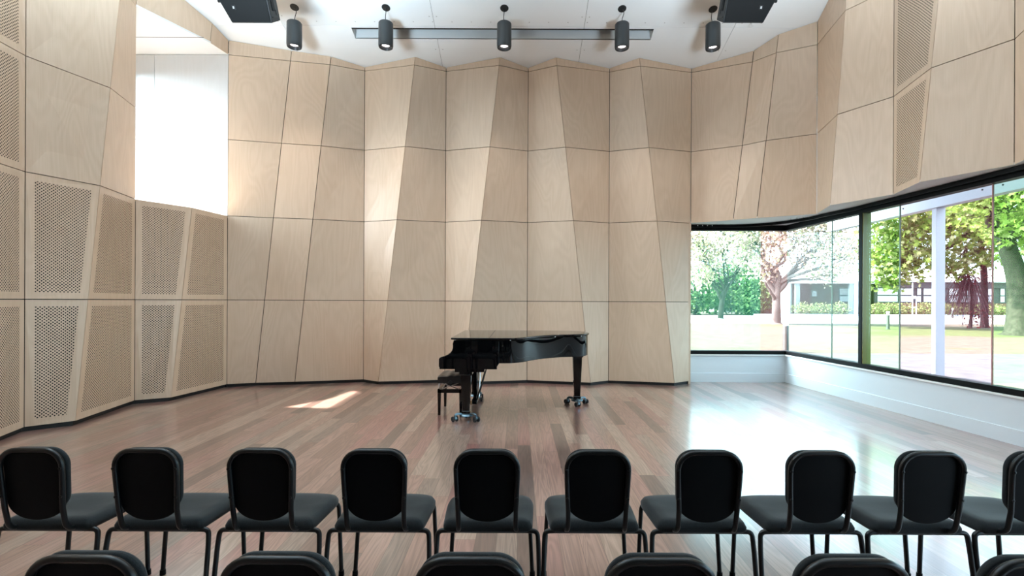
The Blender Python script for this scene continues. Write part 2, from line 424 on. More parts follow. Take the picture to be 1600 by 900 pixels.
# ---------------------------------------------------------------- floor, ceiling, rear wall
fl=MB().box((-6.2,-4.2,-.12),(6.2,9.4,0)).build('floor',M_FLOOR); struct(fl,'reddish brown hardwood strip floor','floor')
ce=struct(empty('ceiling',(0,5,zc(5))),'white sloping plasterboard ceiling','ceiling')
SX0,SX1=X(548,8.2),X(1019,8.2); SY0,SY1=8.17,8.385
def f_ceil():
    xs=[-6.69,-3.95,-1.42,1.08,3.58,6.4]; ys=[2.2,5.2,8.13,9.6]
    mb=MB(); g=.003
    def slab(x0,x1,y0,y1):
        q=[V((x0,y0,zc(y0))),V((x1,y0,zc(y0))),V((x1,y1,zc(y1))),V((x0,y1,zc(y1)))]
        mb.add(q+[p+V((0,0,.013)) for p in q],[(3,2,1,0),(4,5,6,7),(0,1,5,4),(1,2,6,5),(2,3,7,6),(3,0,4,7)])
    for i in range(5):
        for j in range(3):
            x0,x1,y0,y1=xs[i]+g,xs[i+1]-g,ys[j]+g,ys[j+1]-g
            if j<2: slab(x0,x1,y0,y1); continue
            y0=ys[j]+g
            a,b=max(x0,SX0),min(x1,SX1)
            if a>=b: slab(x0,x1,y0,y1); continue
            if x0<a: slab(x0,a,y0,y1)
            if b<x1: slab(b,x1,y0,y1)
            slab(a,b,y0,SY0); slab(a,b,SY1,y1)
    mb.box((-6.69,-4.4,zc(0)),(6.6,2.2,zc(0)+.013))
    mb.build('plasterboard',M_CEIL,ce)
    bk=MB()
    for (x0,x1,y0,y1) in ((-6.69,6.6,2.2,SY0-.02),(-6.69,6.6,SY1+.02,9.6),(-6.69,SX0-.02,SY0-.02,SY1+.02),(SX1+.02,6.6,SY0-.02,SY1+.02)):
        q=[V((x0,y0,zc(y0)+.02)),V((x1,y0,zc(y0)+.02)),V((x1,y1,zc(y1)+.02)),V((x0,y1,zc(y1)+.02))]
        bk.add(q+[p+V((0,0,.1)) for p in q],[(3,2,1,0),(4,5,6,7),(0,1,5,4),(1,2,6,5),(2,3,7,6),(3,0,4,7)])
    bk.box((-6.69,-4.4,zc(0)+.02),(6.6,2.25,zc(0)+.12))
    bk.build('backing',M_BROWN,ce)
    # long recessed slot with a black track along its near edge
    sl=MB(); h=.17
    za,zb=zc(SY0),zc(SY1)
    def q4(*p,m=0): sl.add(list(p),[(0,1,2,3)],m)
    q4((SX0,SY1,zb),(SX1,SY1,zb),(SX1,SY1,zb+h),(SX0,SY1,zb+h))
    q4((SX0,SY0,za),(SX1,SY0,za),(SX1,SY0,zb+h),(SX0,SY0,zb+h),m=1)
    q4((SX0,SY0,zb+h),(SX1,SY0,zb+h),(SX1,SY1,zb+h),(SX0,SY1,zb+h),m=1)
    q4((SX0,SY0,za),(SX0,SY1,zb),(SX0,SY1,zb+h),(SX0,SY0,zb+h))
    q4((SX1,SY0,za),(SX1,SY1,zb),(SX1,SY1,zb+h),(SX1,SY0,zb+h))
    sl.build('slot',[M_GREYSLOT,M_PLINTH],ce,fix=False)
    tr=MB(); z=zc(SY0)-.012
    M=Matrix.Translation((0,SY0,zc(SY0)))@Matrix.Rotation(-math.atan(.315),4,'X')
    tr.box((SX0,.0,.004),(SX1,.03,.05),M=M).box((SX0,.0,-.004),(SX1,.012,.01),M=M)
    tr.build('track',M_PLINTH,ce)
    mb=MB(); mb.box((SX0-.1,SY0-.06,zb+h+.002),(SX1+.1,SY1+.06,zb+h+.06)); mb.build('slot_cover',M_DARK,ce)
    # screw heads
    sc=MB()
    for i in range(1,5):
        for dx in (-.05,.05):
            for y in (4.4,5.0,5.6,6.2,6.8,7.4,7.95,8.6):
                sc.lathe([(.011,0),(.011,.003)],8,M=Matrix.Translation((xs[i]+dx*(1+.3*math.sin(y*9)),y,zc(y)-.003)))
    for k in range(26):
        x=-4+k*.32
        sc.lathe([(.010,0),(.010,.003)],8,M=Matrix.Translation((x,8.05,zc(8.05)-.003)))
        sc.lathe([(.010,0),(.010,.003)],8,M=Matrix.Translation((x+.1,6.7,zc(6.7)-.003)))
    sc.build('screw_heads',mat('filled screw heads',(.5,.5,.49),.6),ce)
keep(ce,f_ceil)
wr=MB().box((-6.2,-4.3,-.1),(6.4,-4.1,8.4)).build('wall_rear',M_DRAPE); struct(wr)
# ---------------------------------------------------------------- dado and window wall at right
YD=9.205; XC=5.06; SL=-.0687
def xr(y): return XC+SL*(y-YD)
xv=back[-1].at(1).x
wd=struct(empty('wall_right',(XC,6,0)),'low white dado wall under the long ribbon window with folded birch panels above','wall')
def prism_along(mb,y0,y1,prof,m=0):
    """extrude a profile of (offset outwards, z) along the raked right wall"""
    n=len(prof); vs=[V((xr(y)+o,y,z)) for y in (y0,y1) for o,z in prof]
    mb.add(vs,[list(range(n))[::-1],list(range(n,2*n))]+[(i,(i+1)%n,n+(i+1)%n,n+i) for i in range(n)],m)
YE=-4.15
ZS,ZH=.595,2.868
def f_dado():
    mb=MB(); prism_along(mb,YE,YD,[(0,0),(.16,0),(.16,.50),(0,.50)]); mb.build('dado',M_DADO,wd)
    mb=MB(); prism_along(mb,YE,YD,[(-.03,.50),(.16,.50),(.16,.525),(-.03,.525)]); mb.build('sill',M_WHITE,wd,bevel=.004)
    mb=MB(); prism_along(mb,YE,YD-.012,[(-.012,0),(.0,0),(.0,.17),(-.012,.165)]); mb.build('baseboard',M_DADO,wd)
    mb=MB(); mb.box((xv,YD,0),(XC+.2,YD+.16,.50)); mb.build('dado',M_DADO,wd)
    mb=MB(); mb.box((xv,YD-.03,.50),(XC+.2,YD+.16,.525)); mb.build('sill',M_WHITE,wd,bevel=.004)
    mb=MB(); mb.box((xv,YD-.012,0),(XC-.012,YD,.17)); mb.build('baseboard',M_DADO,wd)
    mb=MB(); mb.box((xv-.04,DV-.02,0),(xv+.0,YD+.2,Z2)); mb.build('jamb',M_PLY,wd)
    # soffit between the window head and the folded panels
    pts=[V((*f.at(Z2).xy,0)) for f in cham]+[V((*f.at(Z2).xy,0)) for f in right[1:]]
    pin=[(p.x,p.y) for p in pts]
    out=[(xr(-4)+.2,-4.0),(xr(YD)+.2,YD+.2),(xv,YD+.2)]
    MB().prism([(x+.004,y+.004) for x,y in pin]+out,Z2+.004,Z2+.03).build('soffit',M_WHITE,wd)
    panelled(wd,right,[Z2,Z3,Z4],V((-1,0,0)),perf=lambda i,k:i in (2,6))
    backing(wd,right,Z2+.035,8.9,V((1,0,0)))
    mb=MB(); prism_along(mb,YE,YD+.4,[(.0+.19,ZH+.12),(.3,ZH+.12),(.3,8.6),(.19,8.6)]); mb.build('outer_skin',M_WHITE,wd)
    MB().box((xv-.1,YD+.19,ZH+.12),(XC+.5,YD+.3,8.2)).build('outer_skin',M_WHITE,wd)
keep(wd,f_dado)
# ---- frames and panes
GO=.05                                              # glass plane behind the dado face
def ypx(px):                                        # depth where the pixel column meets the glass plane of the right wall
    k=(px-CX)/F
    return (XC+GO-SL*YD)/(k-SL)
w1=struct(empty('window_1',(4,YD,.5)))
def f_w1():
    y=YD+GO
    fr=MB(); fr.box((xv,YD-.01,.527),(XC+.1,YD+.11,ZS)); fr.build('frame',M_BLACKAL,w1,bevel=.003)
    fr=MB(); fr.box((xv,YD-.01,ZH),(XC+.1,YD+.11,Z2)); fr.build('frame',M_BLACKAL,w1,bevel=.003)
    xs=[xv]+[X(p,y) for p in (1142,1188)]+[XC+GO]
    for i,(g) in enumerate((G_GREEN,G_GREEN,G_RED)):
        MB().box((xs[i]+.003,y-.006,ZS),(xs[i+1]-.003,y+.006,ZH)).build('pane',g,w1)
keep(w1,f_w1)
w2=struct(empty('window_2',(XC,6,.5)))
def f_w2():
    ys=[YD+GO-.012]+[ypx(p) for p in (1300,1350)]
    mb=MB(); prism_along(mb,YE,YD-.012,[(-.01,.527),(.11,.527),(.11,ZS),(-.01,ZS)]); mb.build('frame',M_BLACKAL,w2,bevel=.003)
    mb=MB(); prism_along(mb,YE,YD-.012,[(-.01,ZH),(.11,ZH),(.11,Z2),(-.01,Z2)]); mb.build('frame',M_BLACKAL,w2,bevel=.003)
    ym=ypx(1350)
    mb=MB(); prism_along(mb,ym-.035,ym+.035,[(-.01,ZS),(.11,ZS),(.11,ZH),(-.01,ZH)]); mb.build('mullion',M_BLACKAL,w2)
    mb=MB(); prism_along(mb,ym-.05,ym-.0355,[(-.004,ZS),(.115,ZS),(.115,ZH),(-.004,ZH)]); o=mb.build('mullion_edge',mat('olive anodised edge',(.13,.115,.012),.35,coat=.3),w2); o['label']='olive mullion edge'
    cuts=[(YD+GO-.012,ypx(1300),G_PALE),(ypx(1300),ym+.035,G_PALE),(ym-.05,ypx(1406),G_LEAF),(ypx(1406),ypx(1551),G_WINE),(ypx(1551),3.9,G_LEAF),(3.9,2.3,G_PALE),(2.3,-.2,G_CLEAR),(-.2,-4.1,G_CLEAR)]
    for a,b,g in cuts:
        mb=MB(); prism_along(mb,b+.004,a-.004,[(GO-.006,ZS),(GO+.006,ZS),(GO+.006,ZH),(GO-.006,ZH)]); mb.build('pane',g,w2)
    for p,c in ((1300,0),(1406,0),(1551,1)):
        y=ypx(p); mb=MB(); prism_along(mb,y-.004,y+.004,[(GO-.009,ZS),(GO+.009,ZS),(GO+.009,ZH),(GO-.009,ZH)])
        mb.build('silicone_joint',(M_SIL0,M_SIL1)[c],w2)
M_SIL0=mat('green silicone',(.22,.34,.24),.4); M_SIL1=mat('pink silicone',(.45,.18,.18),.4)
keep(w2,f_w2)
# curved blind track sweeping round the corner under the soffit
tk=MB()
R_=1.15; cx,cy=XC-.07-R_,YD-.05-R_
path=[V((xv+.01,YD-.05,2.93))]+[V((cx+R_*math.cos(math.radians(a)),cy+R_*math.sin(math.radians(a)),2.93)) for a in range(90,-1,-6)]
path+=[V((xr(y)-.07,y,2.93)) for y in (7.4,6.5,5.5,4.5,3)]
def ribbon(mb,path,prof):
    n=len(prof); rings=[]
    for i,p in enumerate(path):
        t=(path[min(i+1,len(path)-1)]-path[max(i-1,0)]); t.z=0; t.normalize(); nrm=V((t.y,-t.x,0))
        rings+= [p+nrm*o+V((0,0,z)) for o,z in prof]
    k=len(path)
    mb.add(rings,[list(range(n))[::-1],list(range((k-1)*n,k*n))]+[(i*n+j,i*n+(j+1)%n,(i+1)*n+(j+1)%n,(i+1)*n+j) for i in range(k-1) for j in range(n)])
ribbon(tk,path,[(-.02,-.012),(.02,-.012),(.02,.036),(-.02,.036)])
tr=empty('curtain_track',(4.2,8.6,2.93)); tag(tr,'black curtain track curving round the window corner under the white soffit','curtain track')
o=tk.build('rail',M_BLACKAL,tr,smooth=40); o.matrix_parent_inverse=Matrix.Translation(tr.location).inverted()
for k in range(4):
    for base,dirv in ((V((xv+.18,YD-.073,2.955)),V((.09,0,0))),(V((XC-.36,YD-.80,2.955)),V((.05,-.09,0)))):
        p=base+dirv*k
        q=MB().box((p.x-.006,p.y-.004,p.z-.014),(p.x+.006,p.y+.004,p.z+.006)).build('runner',M_WHITE,tr); q.matrix_parent_inverse=Matrix.Translation(tr.location).inverted()
# ---------------------------------------------------------------- downlights
M_LAMP=mat('charcoal lamp body',(.018,.022,.024),.38)
def emis(name,col,s):
    m=bpy.data.materials.new(name); m.use_nodes=True; t=NT(m); t.n.remove(t.n['Principled BSDF'])
    e=t.new('ShaderNodeEmission'); e.inputs[0].default_value=(*col,1); e.inputs[1].default_value=s
    t.link(e.outputs[0],t.n['Material Output'].inputs['Surface']); return m
M_BULB=emis('lit lamp lens',(1,.9,.88),5.0)
DL=7.80; ZL=zc(DL)
def spot(name,loc,power,size=150,rad=.08,col=(1,.95,.9),blend=.8):
    l=bpy.data.lights.new(name,'SPOT'); l.energy=power; l.spot_size=math.radians(size); l.spot_blend=blend; l.shadow_soft_size=rad; l.color=col
    o=bpy.data.objects.new(name,l); C.objects.link(o); o.location=loc; return o
lamps=[(458,'leftmost lit charcoal cylinder downlight, hanging beside the left loudspeaker'),
       (601,'lit charcoal cylinder downlight hanging in front of the left end of the ceiling slot'),
       (786,'middle of the five lit charcoal cylinder downlights, above the piano'),
       (970,'lit charcoal cylinder downlight hanging in front of the right end of the ceiling slot'),
       (1112,'rightmost lit charcoal cylinder downlight, hanging beside the right loudspeaker')]
for i,(px,lab) in enumerate(lamps):
    x=X(px,DL); r=empty('pendant_downlight',(x,DL,ZL)); tag(r,lab,'downlight','pendant downlights under the ceiling')
    tilt=Matrix.Rotation(math.atan(.315)*-1,4,'X')
    MB().lathe([(.001,-.006),(.065,-.006),(.068,.0),(.05,.004)],32,M=tilt).build('canopy',M_LAMP,r,smooth=40)
    s=[.03,.0,-.004,.03,-.02][i]
    b=-.245
    pth=smooth_path([(s*.3,0,-.005),(s,0,-.07),(s*.5-.01,.01,-.15),(0,0,b+.005)],6)
    MB().tube(pth,.006,8).build('cord',M_LAMP,r,smooth=60)
    body=MB().lathe([(.001,b),(.105,b),(.114,b-.012),(.116,b-.36),(.110,b-.392),(.098,b-.398),(.088,b-.385),(.080,b-.33),(.001,b-.33)],40,capb=False,capt=False)
    body.build('lamp_body',M_LAMP,r,smooth=35)
    MB().lathe([(.001,b-.352),(.062,b-.352),(.062,b-.340),(.001,b-.340)],28).build('lens',M_BULB,r,smooth=40)
    spot('downlight_lamp',(x,DL,ZL+b-.41),75,95,.06)
# ---------------------------------------------------------------- loudspeakers
M_RUB=mat('black rubber',(.012,.012,.014),.6)
M_SPK=mat('black loudspeaker cabinet',(.006,.007,.008),.5,spec=.3); M_GRL=mat('black speaker grille',(.004,.0045,.005),.7,spec=.2)
M_BADGE=mat('silver badge',(.6,.6,.6),.3,metal=.7); M_STEEL=mat('galvanised steel',(.55,.55,.55),.35,metal=1)
def speaker(px,lab,mirror):
    d=6.5; p=at_d(px,36,d)
    r=empty('loudspeaker',(p.x,d,p.z)); tag(r,lab,'loudspeaker','ceiling loudspeakers')
    T=Matrix.Rotation(math.radians(30),4,'X')@Matrix.Scale(-1 if mirror else 1,4,V((1,0,0)))
    w=.27
    front=[(-w,0),(w+.0,0),(w+.0,.52),(-w-.10,.52),(-w-.10,.26)]
    # cabinet: front outline tapering to the rear
    vs=[V((x,0,z)) for x,z in front]+[V((x*.90,.34,z*.9+.03)) for x,z in front]
    vs=[T@v for v in vs]; n=len(front)
    mb=MB(); mb.add(vs,[list(range(n)),list(range(n,2*n))[::-1]]+[(i,n+i,n+(i+1)%n,(i+1)%n) for i in range(n)])
    mb.build('cabinet',M_SPK,r,bevel=.012,segs=3)
    g=[(-w+.015,.015),(w-.015,.015),(w-.015,.5),(-w-.08,.5),(-w-.08,.262)]
    MB().prism(g,-.010,.002,'y',M=T).build('grille',M_GRL,r,bevel=.004)
    bd=MB().box((-.215,-.016,.15),(-.165,-.010,.205),M=T).build('badge',M_SPK,r,bevel=.003)
    q=MB()
    q.box((-.200,-.0185,.163),(-.180,-.016,.192),M=T)
    q.build('badge_emblem',M_BADGE,bd)
    # side with a pocket handle and bracket
    sx=lambda y_,o:w*(1-.10*y_/.34)+o
    def side(y0,y1,z0,z1,o,name,m):
        q=[(sx(y0,-.01),y0),(sx(y0,o),y0),(sx(y1,o),y1),(sx(y1,-.01),y1)]
        MB().prism(q,z0,z1,M=T).build(name,m,r,bevel=.003)
    side(.10,.19,.14,.30,.008,'handle',M_GRL); side(.05,.29,.06,.075,.008,'side_rib',M_SPK)
    side(.21,.26,.10,.16,.006,'socket',M_RUB)
    k=MB(); k.lathe([(.018,0),(.018,.03),(.012,.034)],16,M=T@Matrix.Translation((-w-.095,.03,.25))@Matrix.Rotation(math.radians(-90),4,'Y')); k.build('side_knob',M_SPK,r,smooth=40)
    zt=zc(d)-p.z
    y=MB(); 
    y.box((-.03,.10,.44),(.03,.16,.75))
    y.tube([(0,0,.74),(0,.0,zt)],.02,10); y.box((-.12,-.04,.735),(.12,.04,.76)); y.box((-.09,-.09,zt-.02),(.09,.09,zt+.01))
    y.build('yoke',M_SPK,r,smooth=40)
speaker(394,'black loudspeaker hanging at the top left beside the recess header',False)
speaker(1161,'black loudspeaker hanging at the top right near the folded corner panels',True)
for px,lab in ((392,'tiny clear sprinkler hook on the ceiling below the left loudspeaker'),(1172,'tiny clear sprinkler hook on the ceiling below the right loudspeaker')):
    d=8.02; x=X(px,d); r=empty('ceiling_hook',(x,d,zc(d))); tag(r,lab,'hook','ceiling hooks')
    MB().tube([(0,0,0),(0,0,-.05)],.008,8).build('stem',M_STEEL,r,smooth=60)
    MB().tube([(0+.028*math.cos(a*.6),0,-.075+.028*math.sin(a*.6)) for a in range(0,10)],.005,8).build('loop',M_WHITE,r,smooth=60)
# ---------------------------------------------------------------- chairs
M_CFR=mat('black chair tube',(.004,.0045,.005),.33,spec=.4); M_CSH=mat('black chair shell',(.0025,.0025,.003),.55,spec=.12)
def fabric():
    m=mat('charcoal seat fabric',(.026,.030,.032),.9,spec=.2); t=NT(m); b=t.n['Principled BSDF']
    tc=t.new('ShaderNodeTexCoord'); n=t.noise(tc.outputs['Object'],420,2)
    t.link(t.ramp(n,[(.3,(.010,.012,.013)),(.7,(.026,.030,.032))]),b.inputs['Base Color'])
    b.inputs['Sheen Weight'].default_value=.2; b.inputs['Sheen Roughness'].default_value=.4
    return m
M_FAB=fabric()
def back_outline(w,zt,zb,r,zs,n=10):
    """rounded top corners, elliptical bottom; returns (x,z) ccw seen from the front"""
    pts=[(w-r+r*math.cos(a),zt-r+r*math.sin(a)) for a in [math.pi/2*i/n for i in range(n+1)]]
    pts+=[(-w+r-r*math.cos(a),zt-r+r*math.sin(a)) for a in [math.pi/2*(1-i/n) for i in range(n+1)]]
    wb_=w*.96
    pts+=[(-wb_*math.cos(a),zs-(zs-zb)*math.sin(a)**.9) for a in [math.pi*i/(2*n) for i in range(0,2*n+1)]]
    return pts
def lean(z): return -.205-.075*max(0,z-.47)
def sheet(out,th,mid,bulge,name,m,parent,bev,segs=3):
    """a gently curved slab over an outline: rings shrinking to the middle"""
    n=len(out); cx=sum(p[0] for p in out)/n; cz=sum(p[1] for p in out)/n
    rings=[1,.85,.6,.3]; vs=[]
    for side in (0,1):
        for s in rings:
            for (x,z) in out:
                X_,Z_=cx+(x-cx)*s,cz+(z-cz)*s
                y=lean(Z_)+mid+bulge*(X_/.15)**2*-1
                y+= (th if side else 0)+(.006*(1-s**4) if side else 0)
                vs.append((X_,y,Z_))
    fs=[]
    k=len(rings)
    for side in (0,1):
        o=side*k*n
        for i in range(k-1):
            for j in range(n): 
                q=(o+i*n+j,o+i*n+(j+1)%n,o+(i+1)*n+(j+1)%n,o+(i+1)*n+j); fs.append(q if side else q[::-1])
        last=[o+(k-1)*n+j for j in range(n)]; fs.append(last if side else last[::-1])
    for j in range(n): fs.append((j,(j+1)%n,k*n+(j+1)%n,k*n+j))
    mb=MB(); mb.add(vs,fs); return mb.build(name,m,parent,smooth=50,bevel=bev,segs=segs)
def make_chair(loc):
    r=empty('stacking_chair',loc)
    # backrest: shell behind, cushion in front
    b=sheet(back_outline(.144,.819,.478,.080,.575),.010,.0,-.006,'backrest',M_CSH,r,.003)
    sheet(back_outline(.148,.824,.505,.082,.60),.024,.010,-.006,'cushion',M_FAB,b,.009)
    # bent tube round the backrest, running down and forward under the seat
    P=[]
    for s in (1,-1):
        leg=[V((s*.150,-.02,.412)),V((s*.148,-.105,.414)),V((s*.134,-.190,.432)),V((s*.136,lean(.54),.54)),V((s*.1435,lean(.70),.70))]
        leg=round_path(leg[:4],.055,6)+[leg[4]]
        P.append(leg)
    rr=.08; zt=.818
    top=[V((.1445-rr+rr*math.cos(a),lean(zt-rr+rr*math.sin(a)),zt-rr+rr*math.sin(a))) for a in [math.pi/2*i/8 for i in range(9)]]
    top2=[V((-p.x,p.y,p.z)) for p in top[::-1]]
    path=P[0]+top+top2+P[1][::-1]
    path=[p+V((0,-.008,0)) for p in path]
    fr=MB().tube(path,.0115,12)
    fr.build('back_frame',M_CFR,r,smooth=60)
    for s in (1,-1):
        for z in (.60,.735):
            MB().lathe([(.0065,0),(.0065,.004),(.003,.006)],10,M=Matrix.Translation((s*(.139+.03*(z-.55)),lean(z)-.018,z))@Matrix.Rotation(math.radians(90),4,'X')).build('rivet',M_CFR,r,smooth=40)
    # seat: rounded pad, wider at the front, waterfall edge
    half=[(.10,-.165),(.185,-.165),(.208,-.156),(.216,-.135),(.221,-.05),(.227,.06),(.227,.12),(.218,.165),(.196,.205),(.155,.236),(.085,.256),(0,.262)]
    half=[(q.x,q.y) for q in smooth_path([(x,y,0) for x,y in half],3)]
    out=half+[(-x,y) for x,y in half[::-1][1:]]
    n=len(out); rings=[(0.0,1.0),(.35,1.0),(.65,1.0),(.85,.97),(.95,.80),(1.0,.42),(1.0,.15),(.96,-.0)]
    vs=[]; 
    for s,h in rings:
        for x,y in out:
            px_,py_=x*s,y*s
            z=.408+.045*h+.014*max(0,h)*((px_/.22)**2)*max(0,1-abs(py_-.02)/.22)-.022*max(0,h)*max(0,(py_-.13)/.13)**2+.012*max(0,h)*max(0,(-py_-.03)/.13)**1.5-.008*max(0,h)*math.exp(-((py_)/.09)**2-(px_/.12)**2)
            vs.append((px_,py_,z))
    vs=vs[n-1:]                                    # collapse the first ring to one vertex
    fs=[(0,1+j,1+(j+1)%n) for j in range(n)]
    for i in range(len(rings)-2):
        fs+=[(1+i*n+j,1+(i+1)*n+j,1+(i+1)*n+(j+1)%n,1+i*n+(j+1)%n) for j in range(n)]
    fs.append([1+(len(rings)-2)*n+j for j in range(n)])
    mb=MB(); mb.add(vs,fs); mb.build('seat',M_FAB,r,smooth=60)
    # rear rail with the rear legs, front legs
    MB().tube([(-.19,-.145,.410),(.19,-.145,.410)],.0115,12).build('rear_rail',M_CFR,r,smooth=60)
    for s in (1,-1):
        p=round_path([V((s*.185,-.145,.410)),V((s*.240,-.146,.409)),V((s*.245,-.158,.33)),V((s*.250,-.205,.012))],.05,7)
        l=MB().tube(p,.0115,12).build('leg',M_CFR,r,smooth=60)
        MB().lathe([(.0145,0),(.0155,.004),(.0145,.028)],14,M=Matrix.Translation((s*.250,-.206,0))).build('foot',M_CSH,l,smooth=40)
        p=round_path([V((s*.12,.17,.402)),V((s*.206,.200,.402)),V((s*.226,.190,.012))],.04,6)
        l=MB().tube(p,.0115,12).build('leg',M_CFR,r,smooth=60)
        MB().lathe([(.0145,0),(.0155,.004),(.0145,.028)],14,M=Matrix.Translation((s*.226,.190,0))).build('foot',M_CSH,l,smooth=40)
        MB().tube([(s*.17,-.14,.404),(s*.16,.20,.402)],.010,10).build('side_rail',M_CFR,r,smooth=60)
    return r
row1=[54,232,410,586,761,933,1106,1280,1452,1624]
ordn=['leftmost black chair of the front row, at the left edge of the picture','second black chair from the left in the front row','third black chair from the left in the front row',
      'fourth black chair from the left in the front row','fifth black chair from the left in the front row, directly below the piano','sixth black chair from the left in the front row, just right of the piano',
      'seventh black chair from the left in the front row, before the bright floor glare','eighth black chair from the left in the front row','ninth black chair from the left in the front row, last one fully in view','black chair in the front row cut off by the right edge of the picture']
proto=None
for px,lab in zip(row1,ordn):
    x=X(px,2.28,760); loc=(x,2.28+.215,0)
    if proto is None: proto=make_chair(loc); c=proto
    else: c=copy_tree(proto); c.location=loc
    tag(c,lab,'chair','front row of black chairs')
row2=[137,436.5,736,1030,1328,1620]
ord2=['nearest-row black chair showing only its top, leftmost of that row','nearest-row black chair showing only its top, second from the left','nearest-row black chair showing only its top, third from the left, below the piano',
      'nearest-row black chair showing only its top, fourth from the left','nearest-row black chair showing only its top, second from the right','nearest-row black chair showing only its top, cut off at the bottom right corner']
for px,lab in zip(row2,ord2):
    c=copy_tree(proto); c.location=(X(px,1.336,880),1.336+.215,0)
    tag(c,lab,'chair','nearest row of black chairs')
# ---------------------------------------------------------------- piano
M_PNO=mat('polished black lacquer',(.002,.002,.0025),.3,spec=0,coat=1.0,coat_rough=.02)
M_CHR=mat('chrome',(.75,.75,.76),.15,metal=1); M_BRASS=mat('brass',(.75,.55,.25),.25,metal=1)
M_BLUE=mat('blue grey steel',(.16,.24,.29),.28,metal=.85); M_RUB=mat('black rubber',(.012,.012,.014),.6)
pn=empty('grand_piano',(0,6.8,0)); tag(pn,'polished black grand piano with closed lid and castored trolleys under its legs','piano')
def pp(x,d): return (x,d-6.8)
rim_pts=[(-.80,6.03),(-.45,6.03),(-.20,6.03),(-.06,6.055),(.06,6.16),(.17,6.33),(.30,6.50),(.45,6.63),(.62,6.72),(.78,6.77),(.90,6.84),(.985,6.97),(1.02,7.15),(1.00,7.34),(.92,7.49),(.78,7.57),(.55,7.59)]
sm=smooth_path([(x,d-6.8,0) for x,d in rim_pts],5)
outline=[(q.x,q.y) for q in sm]+[pp(-.80,7.59)]
def offs(pts,k):
    n=len(pts); out=[]
    for i in range(n):
        a,b=V(pts[i-1]),V(pts[(i+1)%n]); t=(b-a).normalized(); out.append((pts[i][0]+t.y*k,pts[i][1]-t.x*k))
    return out
MB().prism(outline,.742,1.026).build('case',M_PNO,pn,smooth=35,bevel=.006,segs=3)
lid=offs(outline,.018); lid=[(max(x,-.835) if x>-.79 else -.835,y) for x,y in lid]
ld=MB().prism(lid,1.034,1.058).build('lid',M_PNO,pn,smooth=35,bevel=.007,segs=3)
MB().box((-.36,lid[0][1]+.02,1.0582),(-.356,.79,1.0592)).build('flap_joint',M_RUB,ld)
for x in (-.75,-.58,-.30):
    MB().box((x-.02,.795,1.03),(x+.02,.815,1.05)).build('lid_hinge',M_BRASS,ld)
for (x,y) in ((-.79,-.76),(-.10,-.755),(.5,-.14),(.88,.01)):
    MB().lathe([(.012,1.026),(.012,1.034)],12,M=Matrix.Translation((x,y,0))).build('lid_bumper',M_CHR,ld,smooth=40)
# arms beside the keys
prof=[(-.80,1.026),(-.812,.985),(-.810,.935),(-.822,.897),(-.845,.868),(-.875,.848),(-.908,.834),(-.955,.818),(-.976,.808),(-.983,.790),(-.983,.70),(-.975,.69),(-.975,.668),(-.262,.668),(-.262,.70),(-.235,.742),(-.235,1.018),(-.25,1.026)]
for y0,y1 in ((-.772,-.715),(.735,.792)):
    MB().prism(prof,y0,y1,'y').build('arm',M_PNO,pn,smooth=35,bevel=.004)
MB().box((-.970,-.714,.668),(-.27,.734,.74)).build('key_bed',M_PNO,pn,bevel=.004)
MB().prism([(-.962,.742),(-.962,.790),(-.930,.806),(-.86,.838),(-.815,.885),(-.80,.94),(-.79,.94),(-.79,.742)],-.713,.733,'y').build('fallboard',M_PNO,pn,bevel=.005,segs=3)
MB().box((-.79,-.735,.626),(-.42,-.45,.667)).build('leg_block',M_PNO,pn,bevel=.004)
MB().box((-.79,.47,.626),(-.42,.755,.667)).build('leg_block',M_PNO,pn,bevel=.004)
def trolley(leg,x,y,rz):
    M0=Matrix.Translation((x,y,0))@Matrix.Rotation(rz,4,'Z')
    t=MB().lathe([(.001,.056),(.080,.056),(.090,.068),(.080,.086),(.050,.096),(.001,.096)],24,M=M0)
    arms=t
    for k in range(3):
        Mk=M0@Matrix.Rotation(math.radians(120*k),4,'Z')
        arms.tube([Mk@V(p) for p in smooth_path([(.04,0,.080),(.085,0,.092),(.125,0,.094),(.150,0,.080)],4)],[.018]*6+[.017]*7,10)
    o=arms.build('trolley',M_BLUE,leg,smooth=45)
    for k in range(3):
        Mk=M0@Matrix.Rotation(math.radians(120*k),4,'Z')@Matrix.Translation((.150,0,0))@Matrix.Rotation(.6+k*1.1,4,'Z')
        c=MB(); c.lathe([(.014,.05),(.016,.082)],12,M=Mk); c.box((-.022,-.012,.035),(.022,.012,.062),M=Mk)
        for s in (-1,1):
            c.lathe([(.010,-.013),(.029,-.013),(.034,-.007),(.034,.007),(.029,.013),(.010,.013)],20,m=1,M=Mk@Matrix.Translation((-.01,s*.026,.034))@Matrix.Rotation(math.radians(90),4,'X'))
        c.build('caster',[M_BLUE,M_RUB],o,smooth=40)
def piano_leg(x,y,top,rz,fr=.062):
    prof4=[(top,.082),(top-.035,.082),(top-.045,.066),(top-.13,.064),(.22,.047),(.13,.045),(.125,.052),(.098,.052)]
    mb=MB(); vs=[]
    for z,h in prof4: vs+=[(x-h,y-h,z),(x+h,y-h,z),(x+h,y+h,z),(x-h,y+h,z)]
    n=len(prof4)
    mb.add(vs,[(0,1,2,3),tuple(range((n-1)*4,n*4))[::-1]]+[(i*4+j,i*4+(j+1)%4,(i+1)*4+(j+1)%4,(i+1)*4+j) for i in range(n-1) for j in range(4)])
    l=mb.build('leg',M_PNO,pn,bevel=.004)
    MB().lathe([(.036,.09),(.036,.118)],16,M=Matrix.Translation((x,y,0))).build('ferrule',M_BRASS,l,smooth=40)
    trolley(l,x,y,rz)
piano_leg(-.655,-.63,.626,math.radians(90)); piano_leg(-.655,.66,.626,math.radians(60)); piano_leg(.865,.34,.742,math.radians(-90))
